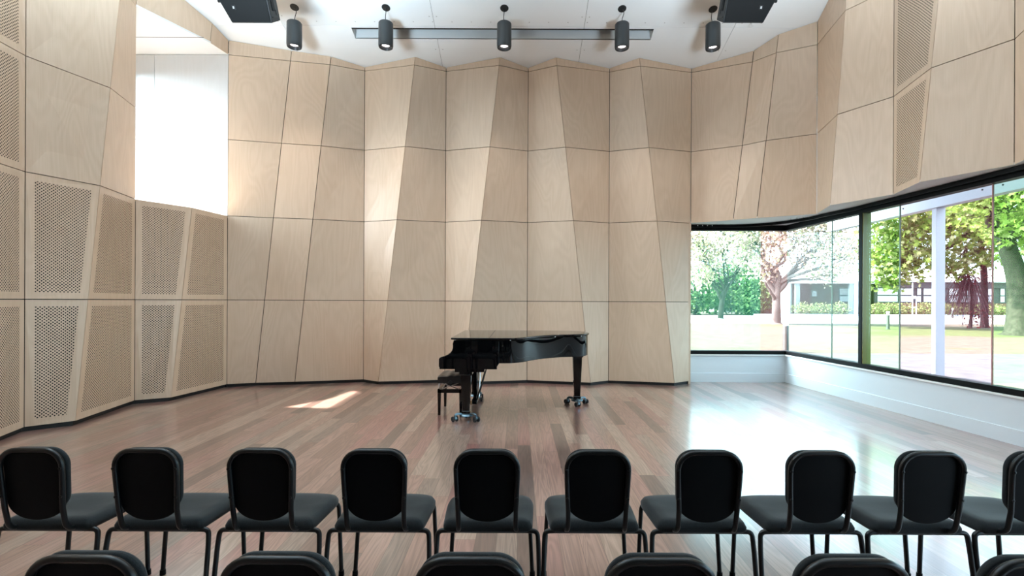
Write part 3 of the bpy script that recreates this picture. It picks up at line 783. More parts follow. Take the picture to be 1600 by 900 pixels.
# pedal lyre
ly=MB().box((-.63,-.14,.10),(-.56,.20,.165)).box((-.625,-.11,.55),(-.545,.17,.668))
for y in (-.05,.11):
    ly.prism([(-.612,.16),(-.572,.16),(-.566,.40),(-.572,.56),(-.612,.56),(-.618,.40)],y-.022,y+.022,'y')
lo=ly.build('pedal_lyre',M_PNO,pn,bevel=.004)
for y in (-.02,.03,.08): MB().tube([(-.545,y,.165),(-.53,y,.55),(-.53,y,.67)],.0045,8).build('pedal_rod',M_CHR,lo,smooth=60)
for y in (-.07,.03,.13): MB().prism([(-.76,.062),(-.63,.085),(-.63,.097),(-.75,.078),(-.765,.070)],y-.016,y+.016,'y').build('pedal',M_BRASS,lo,bevel=.003)
for y in (-.11,.17): MB().tube([(-.57,y,.13),(-.40,y*.9,.742)],.010,8).build('lyre_brace',M_PNO,lo,smooth=60)
# ---------------------------------------------------------------- bench
bn=empty('piano_bench',(-.90,6.72,0)); tag(bn,'black piano bench with tufted leather seat and chrome scissor lift, tucked under the keyboard','bench')
M_LEA=mat('black leather',(.010,.010,.011),.28,coat=.3,coat_rough=.2)
w,l=.165,.285
cu=MB(); nx,ny=24,36; vs=[]
for j in range(ny+1):
    for i in range(nx+1):
        u,v=-1+2*i/nx,-1+2*j/ny
        z=.523-.012*(abs(u)**6+abs(v)**8)
        z+=.010*(abs(math.sin(1.5*math.pi*(u+1)))*abs(math.sin(2.5*math.pi*(v+1)))-.5)*(1-abs(u)**8)*(1-abs(v)**8)
        vs.append((u*w,v*l,z))
top=[(j*(nx+1)+i,j*(nx+1)+i+1,(j+1)*(nx+1)+i+1,(j+1)*(nx+1)+i) for j in range(ny) for i in range(nx)]
loop=[i for i in range(nx+1)]+[(j)*(nx+1)+nx for j in range(1,ny+1)]+[ny*(nx+1)+i for i in range(nx-1,-1,-1)]+[j*(nx+1) for j in range(ny-1,0,-1)]
b0=len(vs); vs+=[(vs[i][0],vs[i][1],.425) for i in loop]; nl=len(loop)
cu.add(vs,top+[(loop[k],b0+k,b0+(k+1)%nl,loop[(k+1)%nl]) for k in range(nl)]+[list(range(b0,b0+nl))])
cuo=cu.build('cushion',M_LEA,bn,smooth=50)
for v in range(-2,3):
    for u in (-1,1):
        MB().lathe([(.010,0),(.009,.004),(.004,.006)],10,M=Matrix.Translation((u*w/3,v*l*.4,.508))).build('button',M_LEA,cuo,smooth=60)
fr=MB().box((-w,-l,.295),(w,-l+.03,.345)).box((-w,l-.03,.295),(w,l,.345)).box((-w,-l,.295),(-w+.03,l,.345)).box((w-.03,-l,.295),(w,l,.345))
fr.build('bench_frame',M_PNO,bn,bevel=.003)
for sx in (-1,1):
    for sy in (-1,1):
        x,y=sx*(w-.022),sy*(l-.022)
        vs=[]
        for z,h in ((.34,.022),(.29,.022),(.0,.016)): vs+=[(x-h,y-h,z),(x+h,y-h,z),(x+h,y+h,z),(x-h,y+h,z)]
        mb=MB(); mb.add(vs,[(0,1,2,3),(11,10,9,8)]+[(i*4+j,i*4+(j+1)%4,(i+1)*4+(j+1)%4,(i+1)*4+j) for i in range(2) for j in range(4)])
        mb.build('leg',M_PNO,bn,bevel=.002)
li=MB()
for y in (-l+.05,l-.05):
    for s in (-1,1): li.tube([(-s*.12,y+s*.006,.335),(s*.12,y+s*.006,.425)],.007,8)
for s in (-1,1):
    li.tube([(s*.12,-l+.05,.345),(s*.12,l-.05,.345)],.006,8); li.tube([(s*.15,-l+.03,.34),(s*.15,-l+.03,.428)],.005,8)
li.build('scissor_lift',M_CHR,bn,smooth=50)
for y,s in ((-l-.002,-1),(l+.002,1)):
    MB().lathe([(.010,0),(.010,.02),(.024,.022),(.026,.034),(.022,.042),(.001,.044)],20,M=Matrix.Translation((.01,y,.442))@Matrix.Rotation(math.radians(90 if s<0 else -90),4,'X'),capt=False).build('knob',M_RUB,bn,smooth=40)
# ================================================================ outside
def PX(px,py,d): return at_d(px,py,d)
def ground_mat():
    m=mat('dry lawn',(.4,.33,.24),.95,spec=.1); t=NT(m); b=t.n['Principled BSDF']
    tc=t.new('ShaderNodeTexCoord'); o=tc.outputs['Object']
    n1=t.noise(o,.22,4,.6); n2=t.noise(o,3.5,4,.7); sx=t.new('ShaderNodeSeparateXYZ'); t.link(o,sx.inputs[0])
    dry=t.ramp(n2,[(.25,(.042,.034,.026)),(.75,(.078,.066,.052))]); grn=t.ramp(n2,[(.25,(.026,.036,.012)),(.75,(.058,.070,.028))])
    y=sx.outputs[1]; x=sx.outputs[0]
    band=t.math('SUBTRACT',1.0,t.math('MULTIPLY',t.math('ABSOLUTE',t.math('SUBTRACT',y,28.0)),.16))
    far=t.math('MULTIPLY',t.math('SUBTRACT',x,17.0),.12)
    near=t.math('SUBTRACT',1.0,t.math('MULTIPLY',t.math('ABSOLUTE',t.math('SUBTRACT',y,17.0)),.8))
    f=t.math('ADD',t.math('MINIMUM',band,far),t.math('MULTIPLY',t.math('SUBTRACT',n1,.5),2.6))
    f=t.math('MAXIMUM',f,t.math('ADD',near,t.math('MULTIPLY',t.math('SUBTRACT',n1,.74),4.0)))
    fac=t.ramp(f,[(0,(0,0,0)),(.5,(1,1,1))])
    t.link(t.mix(fac,dry,grn),b.inputs['Base Color']); return m
def speck(name,c0,c1,scale,rough=.9):
    m=mat(name,c0,rough,spec=.2); t=NT(m); b=t.n['Principled BSDF']; tc=t.new('ShaderNodeTexCoord')
    t.link(t.ramp(t.noise(tc.outputs['Object'],scale,4,.65),[(.3,c0),(.7,c1)]),b.inputs['Base Color']); return m
M_LAWN=ground_mat(); M_ASPH=speck('pale worn asphalt',(.038,.038,.042),(.062,.062,.064),2.2); M_ROAD=speck('pale concrete road',(0.310,0.310,0.315),(0.360,0.360,0.365),1.5)
M_KERB=mat('pale blue kerb',(.36,.50,.66),.8); M_MULCH=speck('pink brown mulch',(.20,.12,.09),(.36,.26,.20),9)
def slab(name,poly,z0,z1,m,lab,cat): return struct(MB().prism(poly,z0,z1).build(name,m),lab,cat)
lw=slab('lawn',[(5.45,9.6),(6.4,-6),(120,-6),(160,140),(5.45,140)],GZ-.2,GZ,M_LAWN,'dry beige lawn with green patches beyond the windows','lawn')
slab('asphalt_path',[(5.55,-5.5),(60,-5.5),(60,15.3),(5.4,15.3),(5.4,9.7)],GZ+.002,GZ+.012,M_ASPH,'grey asphalt path just outside the long window','path')
slab('road',[(8,36.5),(140,36.5),(140,57),(8,57)],GZ+.002,GZ+.02,M_ROAD,'white concrete road running past the far building','road')
slab('kerb',[(28,57.05),(140,57.05),(140,57.9),(28,57.9)],GZ+.001,GZ+.17,M_KERB,'pale blue kerb along the far side of the road','kerb')
slab('garden_bed',[(7.7,8.4),(13,8.4),(13,9.7),(8.2,9.4)],GZ+.013,GZ+.05,M_MULCH,'pinkish mulch strip beside the asphalt path','garden bed')
# ---- pergola
M_PERG=mat('white painted steel',(.52,.54,.57),.5)
pg=empty('pergola',(6.79,7.87,GZ)); tag(pg,'white pergola post and bolted beam standing just outside the long window','pergola')
def f_pg():
    MB().box((6.72,7.825,GZ),(6.865,7.915,3.05)).build('post',M_PERG,pg,bevel=.004)
    MB().box((6.72,1.0,GZ),(6.865,1.09,3.05)).build('post',M_PERG,pg,bevel=.004)
    bm=MB().box((6.72,-3,3.05),(6.86,10.6,3.42)).build('beam',M_PERG,pg,bevel=.006)
    MB().box((6.70,-3,3.05),(6.72,10.6,3.075)).build('beam_flange',M_PERG,pg)
    for y in (9.6,8.5,7.05,6.75,5.9,5.2):
        for z,dx in ((3.16,0),(3.28,.12)):
            MB().lathe([(.012,0),(.012,.008)],8,M=Matrix.Translation((6.72,y+dx,z))@Matrix.Rotation(math.radians(-90),4,'Y')).build('bolt',M_RUB,pg)
keep(pg,f_pg)
# ---- leaves and trees
def leafmat(name,stops,scale=.9,trans=.45):
    m=bpy.data.materials.new(name); m.use_nodes=True; t=NT(m); t.n.remove(t.n['Principled BSDF'])
    g=t.new('ShaderNodeNewGeometry'); col=t.ramp(t.math('ADD',t.math('MULTIPLY',g.outputs['Random Per Island'],.6),t.math('MULTIPLY',t.noise(g.outputs['Position'],scale,2),.4)),stops)
    a=t.new('ShaderNodeBsdfDiffuse'); b=t.new('ShaderNodeBsdfTranslucent'); mx=t.new('ShaderNodeMixShader'); mx.inputs[0].default_value=trans
    t.link(col,a.inputs[0]); t.link(col,b.inputs[0]); t.link(a.outputs[0],mx.inputs[1]); t.link(b.outputs[0],mx.inputs[2])
    t.link(mx.outputs[0],t.n['Material Output'].inputs['Surface']); return m
LM_BLOSSOM=leafmat('pale spring leaves',[(.1,(.30,.20,.15)),(.45,(.38,.30,.26)),(.68,(.34,.32,.20)),(.92,(.12,.17,.04))])
LM_MAPLE=leafmat('maple leaves',[(.15,(0.080,0.130,0.020)),(.5,(0.170,0.230,0.050)),(.75,(0.310,0.310,0.150)),(.95,(0.410,0.360,0.290))])
LM_BRIGHT=leafmat('bright green leaves',[(.1,(0.075,0.140,0.020)),(.6,(0.180,0.260,0.060)),(.95,(0.300,0.350,0.160))])
LM_DARK=leafmat('dark evergreen leaves',[(.1,(0.021,0.049,0.021)),(.6,(0.056,0.105,0.042)),(.95,(0.154,0.210,0.084))],.5,.3)
LM_HEDGE=leafmat('hedge leaves',[(.1,(0.060,0.085,0.025)),(.55,(0.150,0.175,0.070)),(.95,(0.275,0.260,0.150))],.8,.3)
LM_WINE=leafmat('burgundy leaves',[(.1,(0.035,0.010,0.014)),(.9,(0.112,0.042,0.035))],.8,.3)
M_BARK=speck('grey bark',(.008,.009,.006),(.030,.030,.022),5); M_BARKP=speck('pale bark',(.075,.060,.052),(.13,.11,.098),3); M_BARKD=speck('dark bark',(0.018,0.010,0.010),(0.040,0.025,0.022),4)
LEAF={'oval':[(0,0,0),(.28,.3,.07),(.24,.7,.07),(0,1,0),(-.24,.7,.07),(-.28,.3,.07)],
      'maple':[(0,0,0),(.16,.22,.02),(.52,.18,-.05),(.30,.45,.03),(.50,.78,-.06),(.16,.66,.03),(0,1.05,-.05),(-.16,.66,.03),(-.50,.78,-.06),(-.30,.45,.03),(-.52,.18,-.05),(-.16,.22,.02)]}
def leaves(blobs,n,size,shape,rng,shell=.55):
    """n leaves spread over ellipsoids (centre, radii)"""
    mb=MB(); pts=LEAF[shape]; vol=[r[0]*r[1]*r[2] for c,r in blobs]; tot=sum(v**.75 for v in vol)
    for (c,r),v in zip(blobs,vol):
        for _ in range(int(n*v**.75/tot)):
            d=V((rng.gauss(0,1),rng.gauss(0,1),rng.gauss(0,1))).normalized()*(rng.random()**shell)
            # clumped: pull towards random twig centres
            d*=1+.18*math.sin(d.x*9+c[0])*math.sin(d.y*8+c[1])*math.sin(d.z*10)
            p=V(c)+V((d.x*r[0],d.y*r[1],d.z*r[2]))
            s=size*rng.uniform(.6,1.25)
            E=Matrix.Translation(p)@Matrix.Rotation(rng.uniform(0,6.28),4,'Z')@Matrix.Rotation(rng.uniform(-1.2,1.2)+1.3,4,'X')@Matrix.Rotation(rng.uniform(0,6.28),4,'Z')
            mb.add([E@V((a*s,b*s,q*s)) for a,b,q in pts],[list(range(len(pts)))])
    return mb
def limb(mb,a,b,r0,r1,rng,wig=.12,n=5):
    a,b=V(a),V(b); L=(b-a).length
    pts=[a.lerp(b,i/n)+V((rng.uniform(-1,1),rng.uniform(-1,1),rng.uniform(-.5,.5)))*L*wig*.5*(0 if i in(0,n) else 1) for i in range(n+1)]
    pts=smooth_path(pts,3); k=len(pts)
    mb.tube(pts,[r0+(r1-r0)*i/(k-1) for i in range(k)],8); return pts
def tree(name,label,base,trunk,r0,blobs,n,size,shape,lm,bm,rng,group=None,twigs=4,flare=1.6,cat='tree',shell=.55,forks=()):
    """trunk: list of points relative to the picture (world), blobs: crown ellipsoids"""
    root=empty(name,base); tag(root,label,cat,group)
    mb=MB(); P=smooth_path([V(base)-V((0,0,.12)),V(base)+V((0,0,.22))]+[V(p) for p in trunk],5); k=len(P)
    mb.tube(P,[r0*(flare-(flare-1)*min(1,i/(k*.18)))*(1-.45*i/(k-1)) for i in range(k)],14)
    topp=P[-1]
    for (c,r) in blobs:
        st=P[int(k*rng.uniform(.72,.99))]
        pts=limb(mb,st,V(c),r0*rng.uniform(.34,.48),r0*.10,rng,.16,6)
        for _ in range(twigs):
            d=V((rng.gauss(0,1),rng.gauss(0,1),rng.gauss(.25,.8))).normalized()
            e=V(c)+V((d.x*r[0],d.y*r[1],d.z*r[2]))*.85
            q=limb(mb,pts[int(len(pts)*rng.uniform(.45,.95))],e,r0*.14,r0*.03,rng,.2,4)
            for _ in range(2):
                e2=e+V((rng.uniform(-1,1),rng.uniform(-1,1),rng.uniform(-.4,1)))*max(r)*.35
                limb(mb,q[int(len(q)*.6)],e2,r0*.06,r0*.02,rng,.2,3)
    for a,b,ra,rb in forks: limb(mb,a,b,ra,rb,rng,.08,5)
    inv=Matrix.Translation(root.location).inverted()
    bpy.context.view_layer.update()
    o=mb.build('trunk',bm,root,smooth=60); o.matrix_parent_inverse=inv
    o=leaves(blobs,n,size,shape,rng,shell).build('foliage',lm,root,fix=False); o.matrix_parent_inverse=inv
    return root
R=random.Random(11)
def B(px,py,d,rx,ry=None,rz=None): return (PX(px,py,d),(rx,ry or rx,rz or rx))
# big leaning tree close to the right edge
d=24.6; b=gd(1590,524); b.z=GZ
tree('shade_tree','thick leaning green-lit tree trunk at the far right of the long window',b,[PX(1592,480,d),PX(1588,430,d),PX(1572,380,d),PX(1560,330,d)],.56,
     [B(1590,330,d+1,2.6,2.4,1.6),B(1640,380,d,2.2,2,1.8),B(1545,300,d-1,2.4,2.2,1.5),B(1500,270,d,2.2,2,1.6),B(1600,290,d-2,2.5,2,1.6),B(1585,360,d-1.5,1.3,1.2,1.0)],3600,.30,'maple',LM_BRIGHT,M_BARK,R,flare=1.9)
# maple with dark trunk behind the weeping shrub
d=31.8; b=gd(1538,512); b.z=GZ
tree('maple_tree','broad maple with low hanging leafy branches behind the pergola post',b,[PX(1538,470,d),PX(1537,420,d),PX(1530,370,d),PX(1515,340,d)],.24,
     [B(1510,340,d,3.0,2.5,1.8),B(1450,350,d-1,2.8,2.5,2.2),B(1400,370,d-1,2.2,2.2,2.4),B(1415,410,d-1.5,1.7,1.6,1.5),B(1378,410,d-1,1.3,1.4,1.9),B(1440,300,d,3.2,2.5,1.6),B(1380,320,d-2,2.0,2,1.6),B(1530,395,d-.5,1.8,1.8,1.2),B(1490,415,d-1,1.5,1.4,.9),B(1395,440,d-1,.9,.9,.8)],8200,.30,'maple',LM_MAPLE,M_BARKD,R,flare=1.4)
# blossoming trees
d=35.6; b=gd(1213,506); b.z=GZ
tree('blossom_tree','pale leafed tree with a stout forked pinkish trunk near the window corner',b,[PX(1213,480,d),PX(1214,455,d),PX(1217,430,d)],.36,
     [B(1185,380,d,2.2,2,2.4),B(1225,350,d,2.4,2,2.4),B(1275,390,d-1,2.4,2,2.2),B(1300,345,d-1,2.6,2.2,2.2),B(1255,330,d,2.8,2.4,1.8),B(1150,350,d,2.6,2.2,2.0),B(1325,400,d-2,1.7,1.6,1.9),B(1290,430,d-1,1.3,1.2,.9),B(1195,420,d,1.0,1.0,1.2)],6400,.27,'oval',LM_BLOSSOM,M_BARKP,R,'pale leafed trees',twigs=6,
     forks=[(PX(1214,462,d),PX(1190,415,d),.2,.08),(PX(1216,455,d),PX(1262,395,d),.2,.06),(PX(1210,470,d),PX(1196,440,d-1),.14,.05)])
d=45.5; b=gd(1126,498); b.z=GZ
tree('blossom_tree','slender pale leafed tree on the lawn left of the forked tree',b,[PX(1127,480,d),PX(1130,460,d),PX(1134,445,d)],.30,
     [B(1100,400,d,2.6,2.2,2.6),B(1140,380,d,3.0,2.4,2.8),B(1085,370,d,2.6,2.4,2.6),B(1120,345,d,3.2,2.6,2.4),B(1170,400,d,1.8,1.8,2.2),B(1095,435,d,1.7,1.6,1.4)],5200,.30,'oval',LM_BLOSSOM,M_BARK,R,'pale leafed trees',twigs=5,
     forks=[(PX(1129,470,d),PX(1108,435,d),.2,.07),(PX(1130,465,d),PX(1156,415,d),.18,.06)])
# evergreen trees behind the road at left
for px,d,w,h,lab in ((1086,60,3.4,6.2,'dark evergreen tree behind the slender pale tree, next to the plywood wall'),(1118,64,3.6,7.2,'dark evergreen tree directly behind the slender pale trunk'),(1152,62,3.0,7.6,'dark evergreen tree left of the dark outbuilding'),(1176,60,2.6,5.0,'low dark evergreen tree touching the dark outbuilding')):
    x=X(px,d); b=V((x,d,GZ))
    tree('evergreen_tree',lab,b,[b+V((.1,0,h*.3)),b+V((0,0,h*.6))],.22,[(b+V((0,0,h*.35)),(w,w*.8,h*.34)),(b+V((.5,0,h*.7)),(w*.75,w*.7,h*.3)),(b+V((-.9,-.5,h*.2)),(w*.7,w*.7,h*.2))],2300,.42,'oval',LM_DARK,M_BARKD,R,'evergreen trees beyond the road',twigs=2)
# weeping shrub: a dark stem with long thin hanging twigs
d=31.0; b=gd(1516,513); b.z=GZ
ws=empty('weeping_shrub',b); tag(ws,'dark weeping shrub with long bare hanging twigs beside the thick leaning trunk','shrub')
st=MB(); stem=smooth_path([b,PX(1518,480,d),PX(1517,450,d),PX(1511,422,d)],5); st.tube(stem,[.10-.06*i/(len(stem)-1) for i in range(len(stem))],10)
tw=MB()
for k in range(170):
    a=R.uniform(0,6.28); rr=R.uniform(.15,1.0)
    s=stem[-1-int(R.random()*6)]+V((R.uniform(-.2,.2),R.uniform(-.2,.2),R.uniform(-.3,.2)))
    e=V((b.x-.2+math.cos(a)*1.95*rr,b.y+math.sin(a)*1.5*rr,R.uniform(.0,1.3)))
    m_=s.lerp(e,.4)+V((0,0,.65))
    tw.tube(smooth_path([s,m_,s.lerp(e,.8)+V((0,0,.1)),e],3),[.015]*3+[.011]*3+[.007]*4,5)
inv=Matrix.Translation(b).inverted()
o=st.build('stem',M_BARKD,ws,smooth=60); o.matrix_parent_inverse=inv
o=tw.build('twigs',mat('burgundy twigs',(.035,.012,.014),.8),ws,smooth=60); o.matrix_parent_inverse=inv
o=leaves([(stem[-1]+V((0,0,-.3)),(1.5,1.2,.9)),(b+V((.3,0,1.0)),(1.2,1.0,1.1))],380,.16,'oval',R).build('foliage',LM_WINE,ws,fix=False); o.matrix_parent_inverse=inv
# ---- bollard lights
M_BOL=mat('dark green bollard',(.02,.025,.02),.5); M_BOLT=mat('white bollard head',(.8,.8,.8),.5)
for px,d,lab in ((1228,15.6,'bollard light nearest the window corner, seen through the red pane'),(1387.5,29.3,'bollard light on the lawn just right of the black window mullion'),(1488,50,'small dark bollard light by the kerb behind the weeping shrub')):
    r=empty('bollard_light',(X(px,d),d,GZ)); tag(r,lab,'bollard','bollard lights on the lawn')
    MB().lathe([(.13,0),(.13,.02),(.09,.025),(.085,.86),(.001,.86)],24,capt=False).build('post',M_BOL,r,smooth=40)
    MB().lathe([(.078,.86),(.078,.98)],24).build('lamp_head',M_BOLT,r,smooth=40)
    MB().lathe([(.092,.98),(.095,1.06),(.085,1.08),(.001,1.08)],24,capt=False).build('cap',M_BOLT,r,smooth=40)
# ---- sign frame by the kerb
d=56.3; sg=empty('pipe_sign_frame',(X(1428,d),d,GZ)); tag(sg,'thin white pole with a small pipe frame by the far kerb','post')
MB().tube([(-.15,0,0),(-.15,0,3.9)],.05,8).build('pole',M_PERG,sg,smooth=60)
MB().tube(round_path([(-.1,0,2.35),(.28,0,2.35),(.28,0,.1)],.1),.045,8).tube([(-.15,0,1.05),(.28,0,1.05)],.03,8).build('pipe_frame',M_PERG,sg,smooth=60)
MB().box((-.05,-.02,2.05),(.17,.02,2.28)).build('plate',M_PERG,sg,bevel=.01)
# ---- far building
D=62.0
M_FASC=mat('dark fascia',(0.018,0.018,0.019),.6); M_ROOF=mat('white metal roof',(0.390,0.400,0.410),.5); M_BLIND=mat('white blinds',(0.370,0.390,0.400),.6)
def brickmat():
    m=mat('salmon brick',(0.225,0.120,0.085),.9); t=NT(m); b=t.n['Principled BSDF']; tc=t.new('ShaderNodeTexCoord'); sx=t.new('ShaderNodeSeparateXYZ'); t.link(tc.outputs['Object'],sx.inputs[0])
    br=t.new('ShaderNodeTexBrick'); t.link(t.comb(sx.outputs[0],sx.outputs[2]),br.inputs['Vector'])
    br.inputs['Color1'].default_value=(.12,.05,.028,1); br.inputs['Color2'].default_value=(.095,.038,.022,1); br.inputs['Mortar'].default_value=(.11,.08,.06,1)
    br.inputs['Scale'].default_value=1; br.inputs['Brick Width'].default_value=.24; br.inputs['Row Height'].default_value=.086; br.inputs['Mortar Size'].default_value=.01
    t.link(br.outputs['Color'],b.inputs['Base Color']); return m
M_BRICK=brickmat(); M_EAVE=mat('grey eave lining',(.16,.17,.165),.8)
bl=empty('school_building',(X(1420,D),D,GZ)); tag(bl,'long low building with dark fascia, white blinds and pale roof across the road','building')
def bx(px): return X(px,D)
def f_bl():
    x0,xm,x1=bx(1236),bx(1367),bx(1720)
    ze,zf=4.1,3.38
    rf=MB(); rf.add([(x0-.5,D-.9,ze),(x1,D-.9,ze),(x1,D+11,6.5),(x0-.5,D+11,6.5),(x0-.5,D-.9,ze+.12),(x1,D-.9,ze+.12),(x1,D+11,6.62),(x0-.5,D+11,6.62)],[(3,2,1,0),(4,5,6,7),(0,1,5,4),(1,2,6,5),(2,3,7,6),(3,0,4,7)])
    rf.build('roof',M_ROOF,bl)
    MB().box((xm,D-.35,zf),(x1,D-.1,ze)).build('fascia',M_FASC,bl)
    MB().box((x0-.4,D-.8,ze-.22),(xm,D-.7,ze)).build('gutter',M_ROOF,bl)
    MB().box((xm,D,GZ),(x1,D+.25,1.45)).build('wall',M_BRICK,bl)
    MB().box((xm,D+.02,1.45),(x1,D+.25,zf+.1)).build('window_wall',M_FASC,bl)
    MB().box((x0,D+3.2,GZ),(xm+.3,D+3.5,ze)).build('wall',M_BRICK,bl)
    MB().box((x0,D+11,GZ),(x1,D+11.2,6.4)).build('wall',M_BRICK,bl)
    MB().box((x0-.1,D,GZ),(x0+.1,D+3.4,ze)).build('wall',M_EAVE,bl)
    MB().box((bx(1292),D+3.05,2.3),(bx(1299),D+3.18,3.0)).build('meter_box',M_BLIND,bl)
    for px,w in ((1243,.28),(1326,.22),(1333.5,.26)):
        MB().box((bx(px)-w,D-.5,GZ),(bx(px)+w,D-.2,ze-.1)).build('post',M_PERG if px>1330 else M_EAVE,bl)
    for a,b in ((1337,1352),(1371,1402),(1406,1425),(1433,1438.5),(1443,1460),(1464,1476),(1483,1522),(1526,1535),(1539,1552),(1563,1569),(1576,1596),(1601,1630),(1636,1660)):
        zs=[(1.62,2.35),(2.5,zf-.05)]
        dd=D-.03 if a>1360 else D+3.1
        w=MB().box((bx(a)-.06,dd+.01,1.5),(bx(b)+.06,dd+.08,zf)).build('window',M_FASC,bl)
        for z0,z1 in zs: MB().box((bx(a),dd-.02,z0),(bx(b),dd+.02,z1)).build('blind',M_BLIND,w)
keep(bl,f_bl)
ob=empty('outbuilding',(X(1210,66),66,GZ)); tag(ob,'dark walled outbuilding behind the forked pale tree','building')
def f_ob():
    a,b=X(1186,66),X(1234,66)
    MB().box((a,66,GZ),(b,71,4.6)).build('wall',M_FASC,ob)
    MB().box((a+.0,65.6,4.6),(b+.3,71.3,5.0)).build('roof',M_ROOF,ob)
    for k in range(3): MB().box((a,65.95,.3+k*.55),(b,66,.42+k*.55)).build('rail',M_BRICK,ob)
    MB().box((a+1.9,65.93,3.2),(a+3.6,66,3.9)).build('sign_board',M_BLIND,ob)
keep(ob,f_ob)
hs=empty('cottage',(X(1150,72),72,GZ)); tag(hs,'small pale cottage half hidden by the evergreens','building')
def f_hs():
    a,b=X(1126,72),X(1168,72)
    MB().box((a,72,GZ),(b,77,3.4)).build('wall',M_EAVE,hs)
    MB().prism([(71.4,3.4),(78,3.4),(74.7,5.2)],a-.4,b+.4,'x').build('roof',M_ROOF,hs)
    w=MB().box((X(1154,72),71.93,1.6),(X(1163,72),72,2.8)).build('window',M_FASC,hs)
keep(hs,f_hs)
# ---- hedges along the kerb
for a,b,h,lab in ((1241,1322,1.55,'rounded pale green hedge in front of the brick wall'),(1362,1404,1.60,'clipped hedge behind the bollard, right of the mullion'),(1402,1425,1.5,'clipped hedge left of the thin white pole'),
                  (1434,1480,1.65,'yellow green hedge right of the thin white pole'),(1480,1513,1.55,'hedge behind the small dark bollard'),(1513,1556,1.5,'hedge behind the weeping shrub'),(1558,1572,1.4,'low hedge left of the thick leaning trunk')):
    d=58.9; x0,x1=X(a,d),X(b,d); n=max(2,int((x1-x0)/1.6))
    blobs=[((x0+(x1-x0)*(i+.5)/n,d+R.uniform(-.1,.2),GZ+h*.5),((x1-x0)/n*.75,.75,h*.55*R.uniform(.9,1.08))) for i in range(n)]
    r=empty('hedge',((x0+x1)/2,d,GZ)); tag(r,lab,'hedge','hedges along the far kerb'); inv=Matrix.Translation(r.location).inverted()
    o=leaves(blobs,int(260*(x1-x0)),.19,'oval',R,.35).build('foliage',LM_HEDGE,r,fix=False); o.matrix_parent_inverse=inv
    st=MB()
    for c,rr in blobs: st.tube([(c[0],c[1],GZ-.02),(c[0]+.1,c[1],GZ+h*.6)],.05,6)
    o=st.build('stems',M_BARKD,r); o.matrix_parent_inverse=inv

# ---------------------------------------------------------------- light
SKY0,SKY1,FILL_DOWN,FILL_UP=6.0,52.0,6,1900
wd_=bpy.data.worlds.new('daylight'); bpy.context.scene.world=wd_; wd_.use_nodes=True
bg=wd_.node_tree.nodes['Background']; 
wt=NT(wd_); wtc=wt.new('ShaderNodeTexCoord'); wdp=wt.new('ShaderNodeVectorMath',operation='DOT_PRODUCT'); wt.link(wtc.outputs['Generated'],wdp.inputs[0])
wdp.inputs[1].default_value=V((-1,.05,.30)).normalized()
wf=wt.math('POWER',wt.math('MAXIMUM',wdp.outputs['Value'],0.0),4.0)
wt.link(wt.mix(wf,(.56,.81,1.0),(.78,.91,1.0)),bg.inputs[0]); 
wsx=wt.new('ShaderNodeSeparateXYZ'); wt.link(wtc.outputs['Generated'],wsx.inputs[0])
wmr=wt.new('ShaderNodeMapRange',interpolation_type='SMOOTHSTEP'); wt.link(wsx.outputs[2],wmr.inputs[0])
for i_,v_ in ((1,-.10),(2,-.01),(3,.10),(4,1.0)): wmr.inputs[i_].default_value=v_
wt.link(wt.math('MULTIPLY',wmr.outputs[0],wt.math('ADD',SKY0,wt.math('MULTIPLY',wf,SKY1))),bg.inputs[1])
sun=bpy.data.lights.new('sun','SUN'); sun.energy=42; sun.angle=math.radians(1.3); sun.color=(1,.95,.87)
so=bpy.data.objects.new('sun',sun); C.objects.link(so)
so.rotation_euler=V((2.27,-.16,-2.968)).to_track_quat('-Z','Y').to_euler()
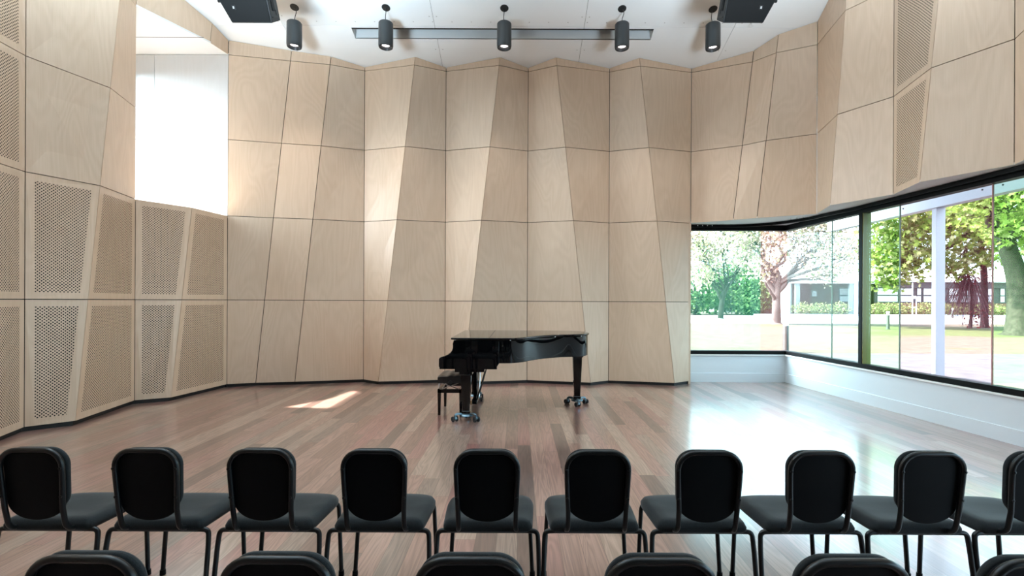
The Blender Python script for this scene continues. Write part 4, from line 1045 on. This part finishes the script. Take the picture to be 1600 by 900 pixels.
def portal(loc,rot,sx,sy):
    l=bpy.data.lights.new('portal','AREA'); l.shape='RECTANGLE'; l.size=sx; l.size_y=sy; l.cycles.is_portal=True
    o=bpy.data.objects.new('portal',l); C.objects.link(o); o.location=loc; o.rotation_euler=rot
portal((XW+.02,(yN+yF)/2,(Z2+ZW3)/2),(0,math.radians(-90),0),ZW3-Z2,yF-yN)
portal(((xv+XC)/2,YD,(ZS+ZH)/2),(math.radians(-90),0,0),XC-xv,ZH-ZS)
portal((xr(2.5)+.0,2.5,(ZS+ZH)/2),(0,math.radians(90),math.atan(-SL)),ZH-ZS,13.2)
# added spots with no fixtures, filling the room with light
for y in (5.4,3.0):
    for x in (-3.6,-1.2,1.2,3.6):
        spot('fill_spot',(x,y,zc(y)-.45),FILL_DOWN*(2.6 if x<-3 else 1.6 if x<0 else .8),150,.12,col=(.95,.98,1))
for x,y,k in ((-3.6,-1.0,1.0),(3.4,-1.0,.6),(-3.4,3.0,2.0),(3.0,3.0,1.0)):  # unseen upward spots added to brighten the ceiling
    o=spot('ceiling_fill_spot',(x,y,3.3),FILL_UP*k,104,.55,col=(.68,.87,1) if x<0 else (.72,.88,1),blend=1); o.rotation_euler=V((0,.42,1)).to_track_quat('-Z','Y').to_euler()
# ---------------------------------------------------------------- camera
cam=bpy.data.cameras.new('camera'); co=bpy.data.objects.new('camera',cam); C.objects.link(co)
cam.sensor_width=36; cam.lens=F/1600*36; cam.shift_x=(800-CX)/1600; cam.shift_y=(CY-450)/1600; cam.clip_start=.05; cam.clip_end=400
co.location=(0,0,H); co.rotation_euler=(Matrix.Rotation(math.radians(90),3,'X')@Matrix.Rotation(ROLL,3,'Z')).to_euler()
sc=bpy.context.scene; sc.camera=co
sc.view_settings.view_transform='Standard'; sc.view_settings.look='None'; sc.view_settings.gamma=1; sc.view_settings.use_curve_mapping=False
sc.view_settings.exposure=0.12
cy=sc.cycles
cy.use_denoising=True; cy.max_bounces=10; cy.diffuse_bounces=5; cy.glossy_bounces=4; cy.transmission_bounces=6; cy.transparent_max_bounces=12
cy.caustics_reflective=False; cy.caustics_refractive=False; cy.sample_clamp_indirect=6
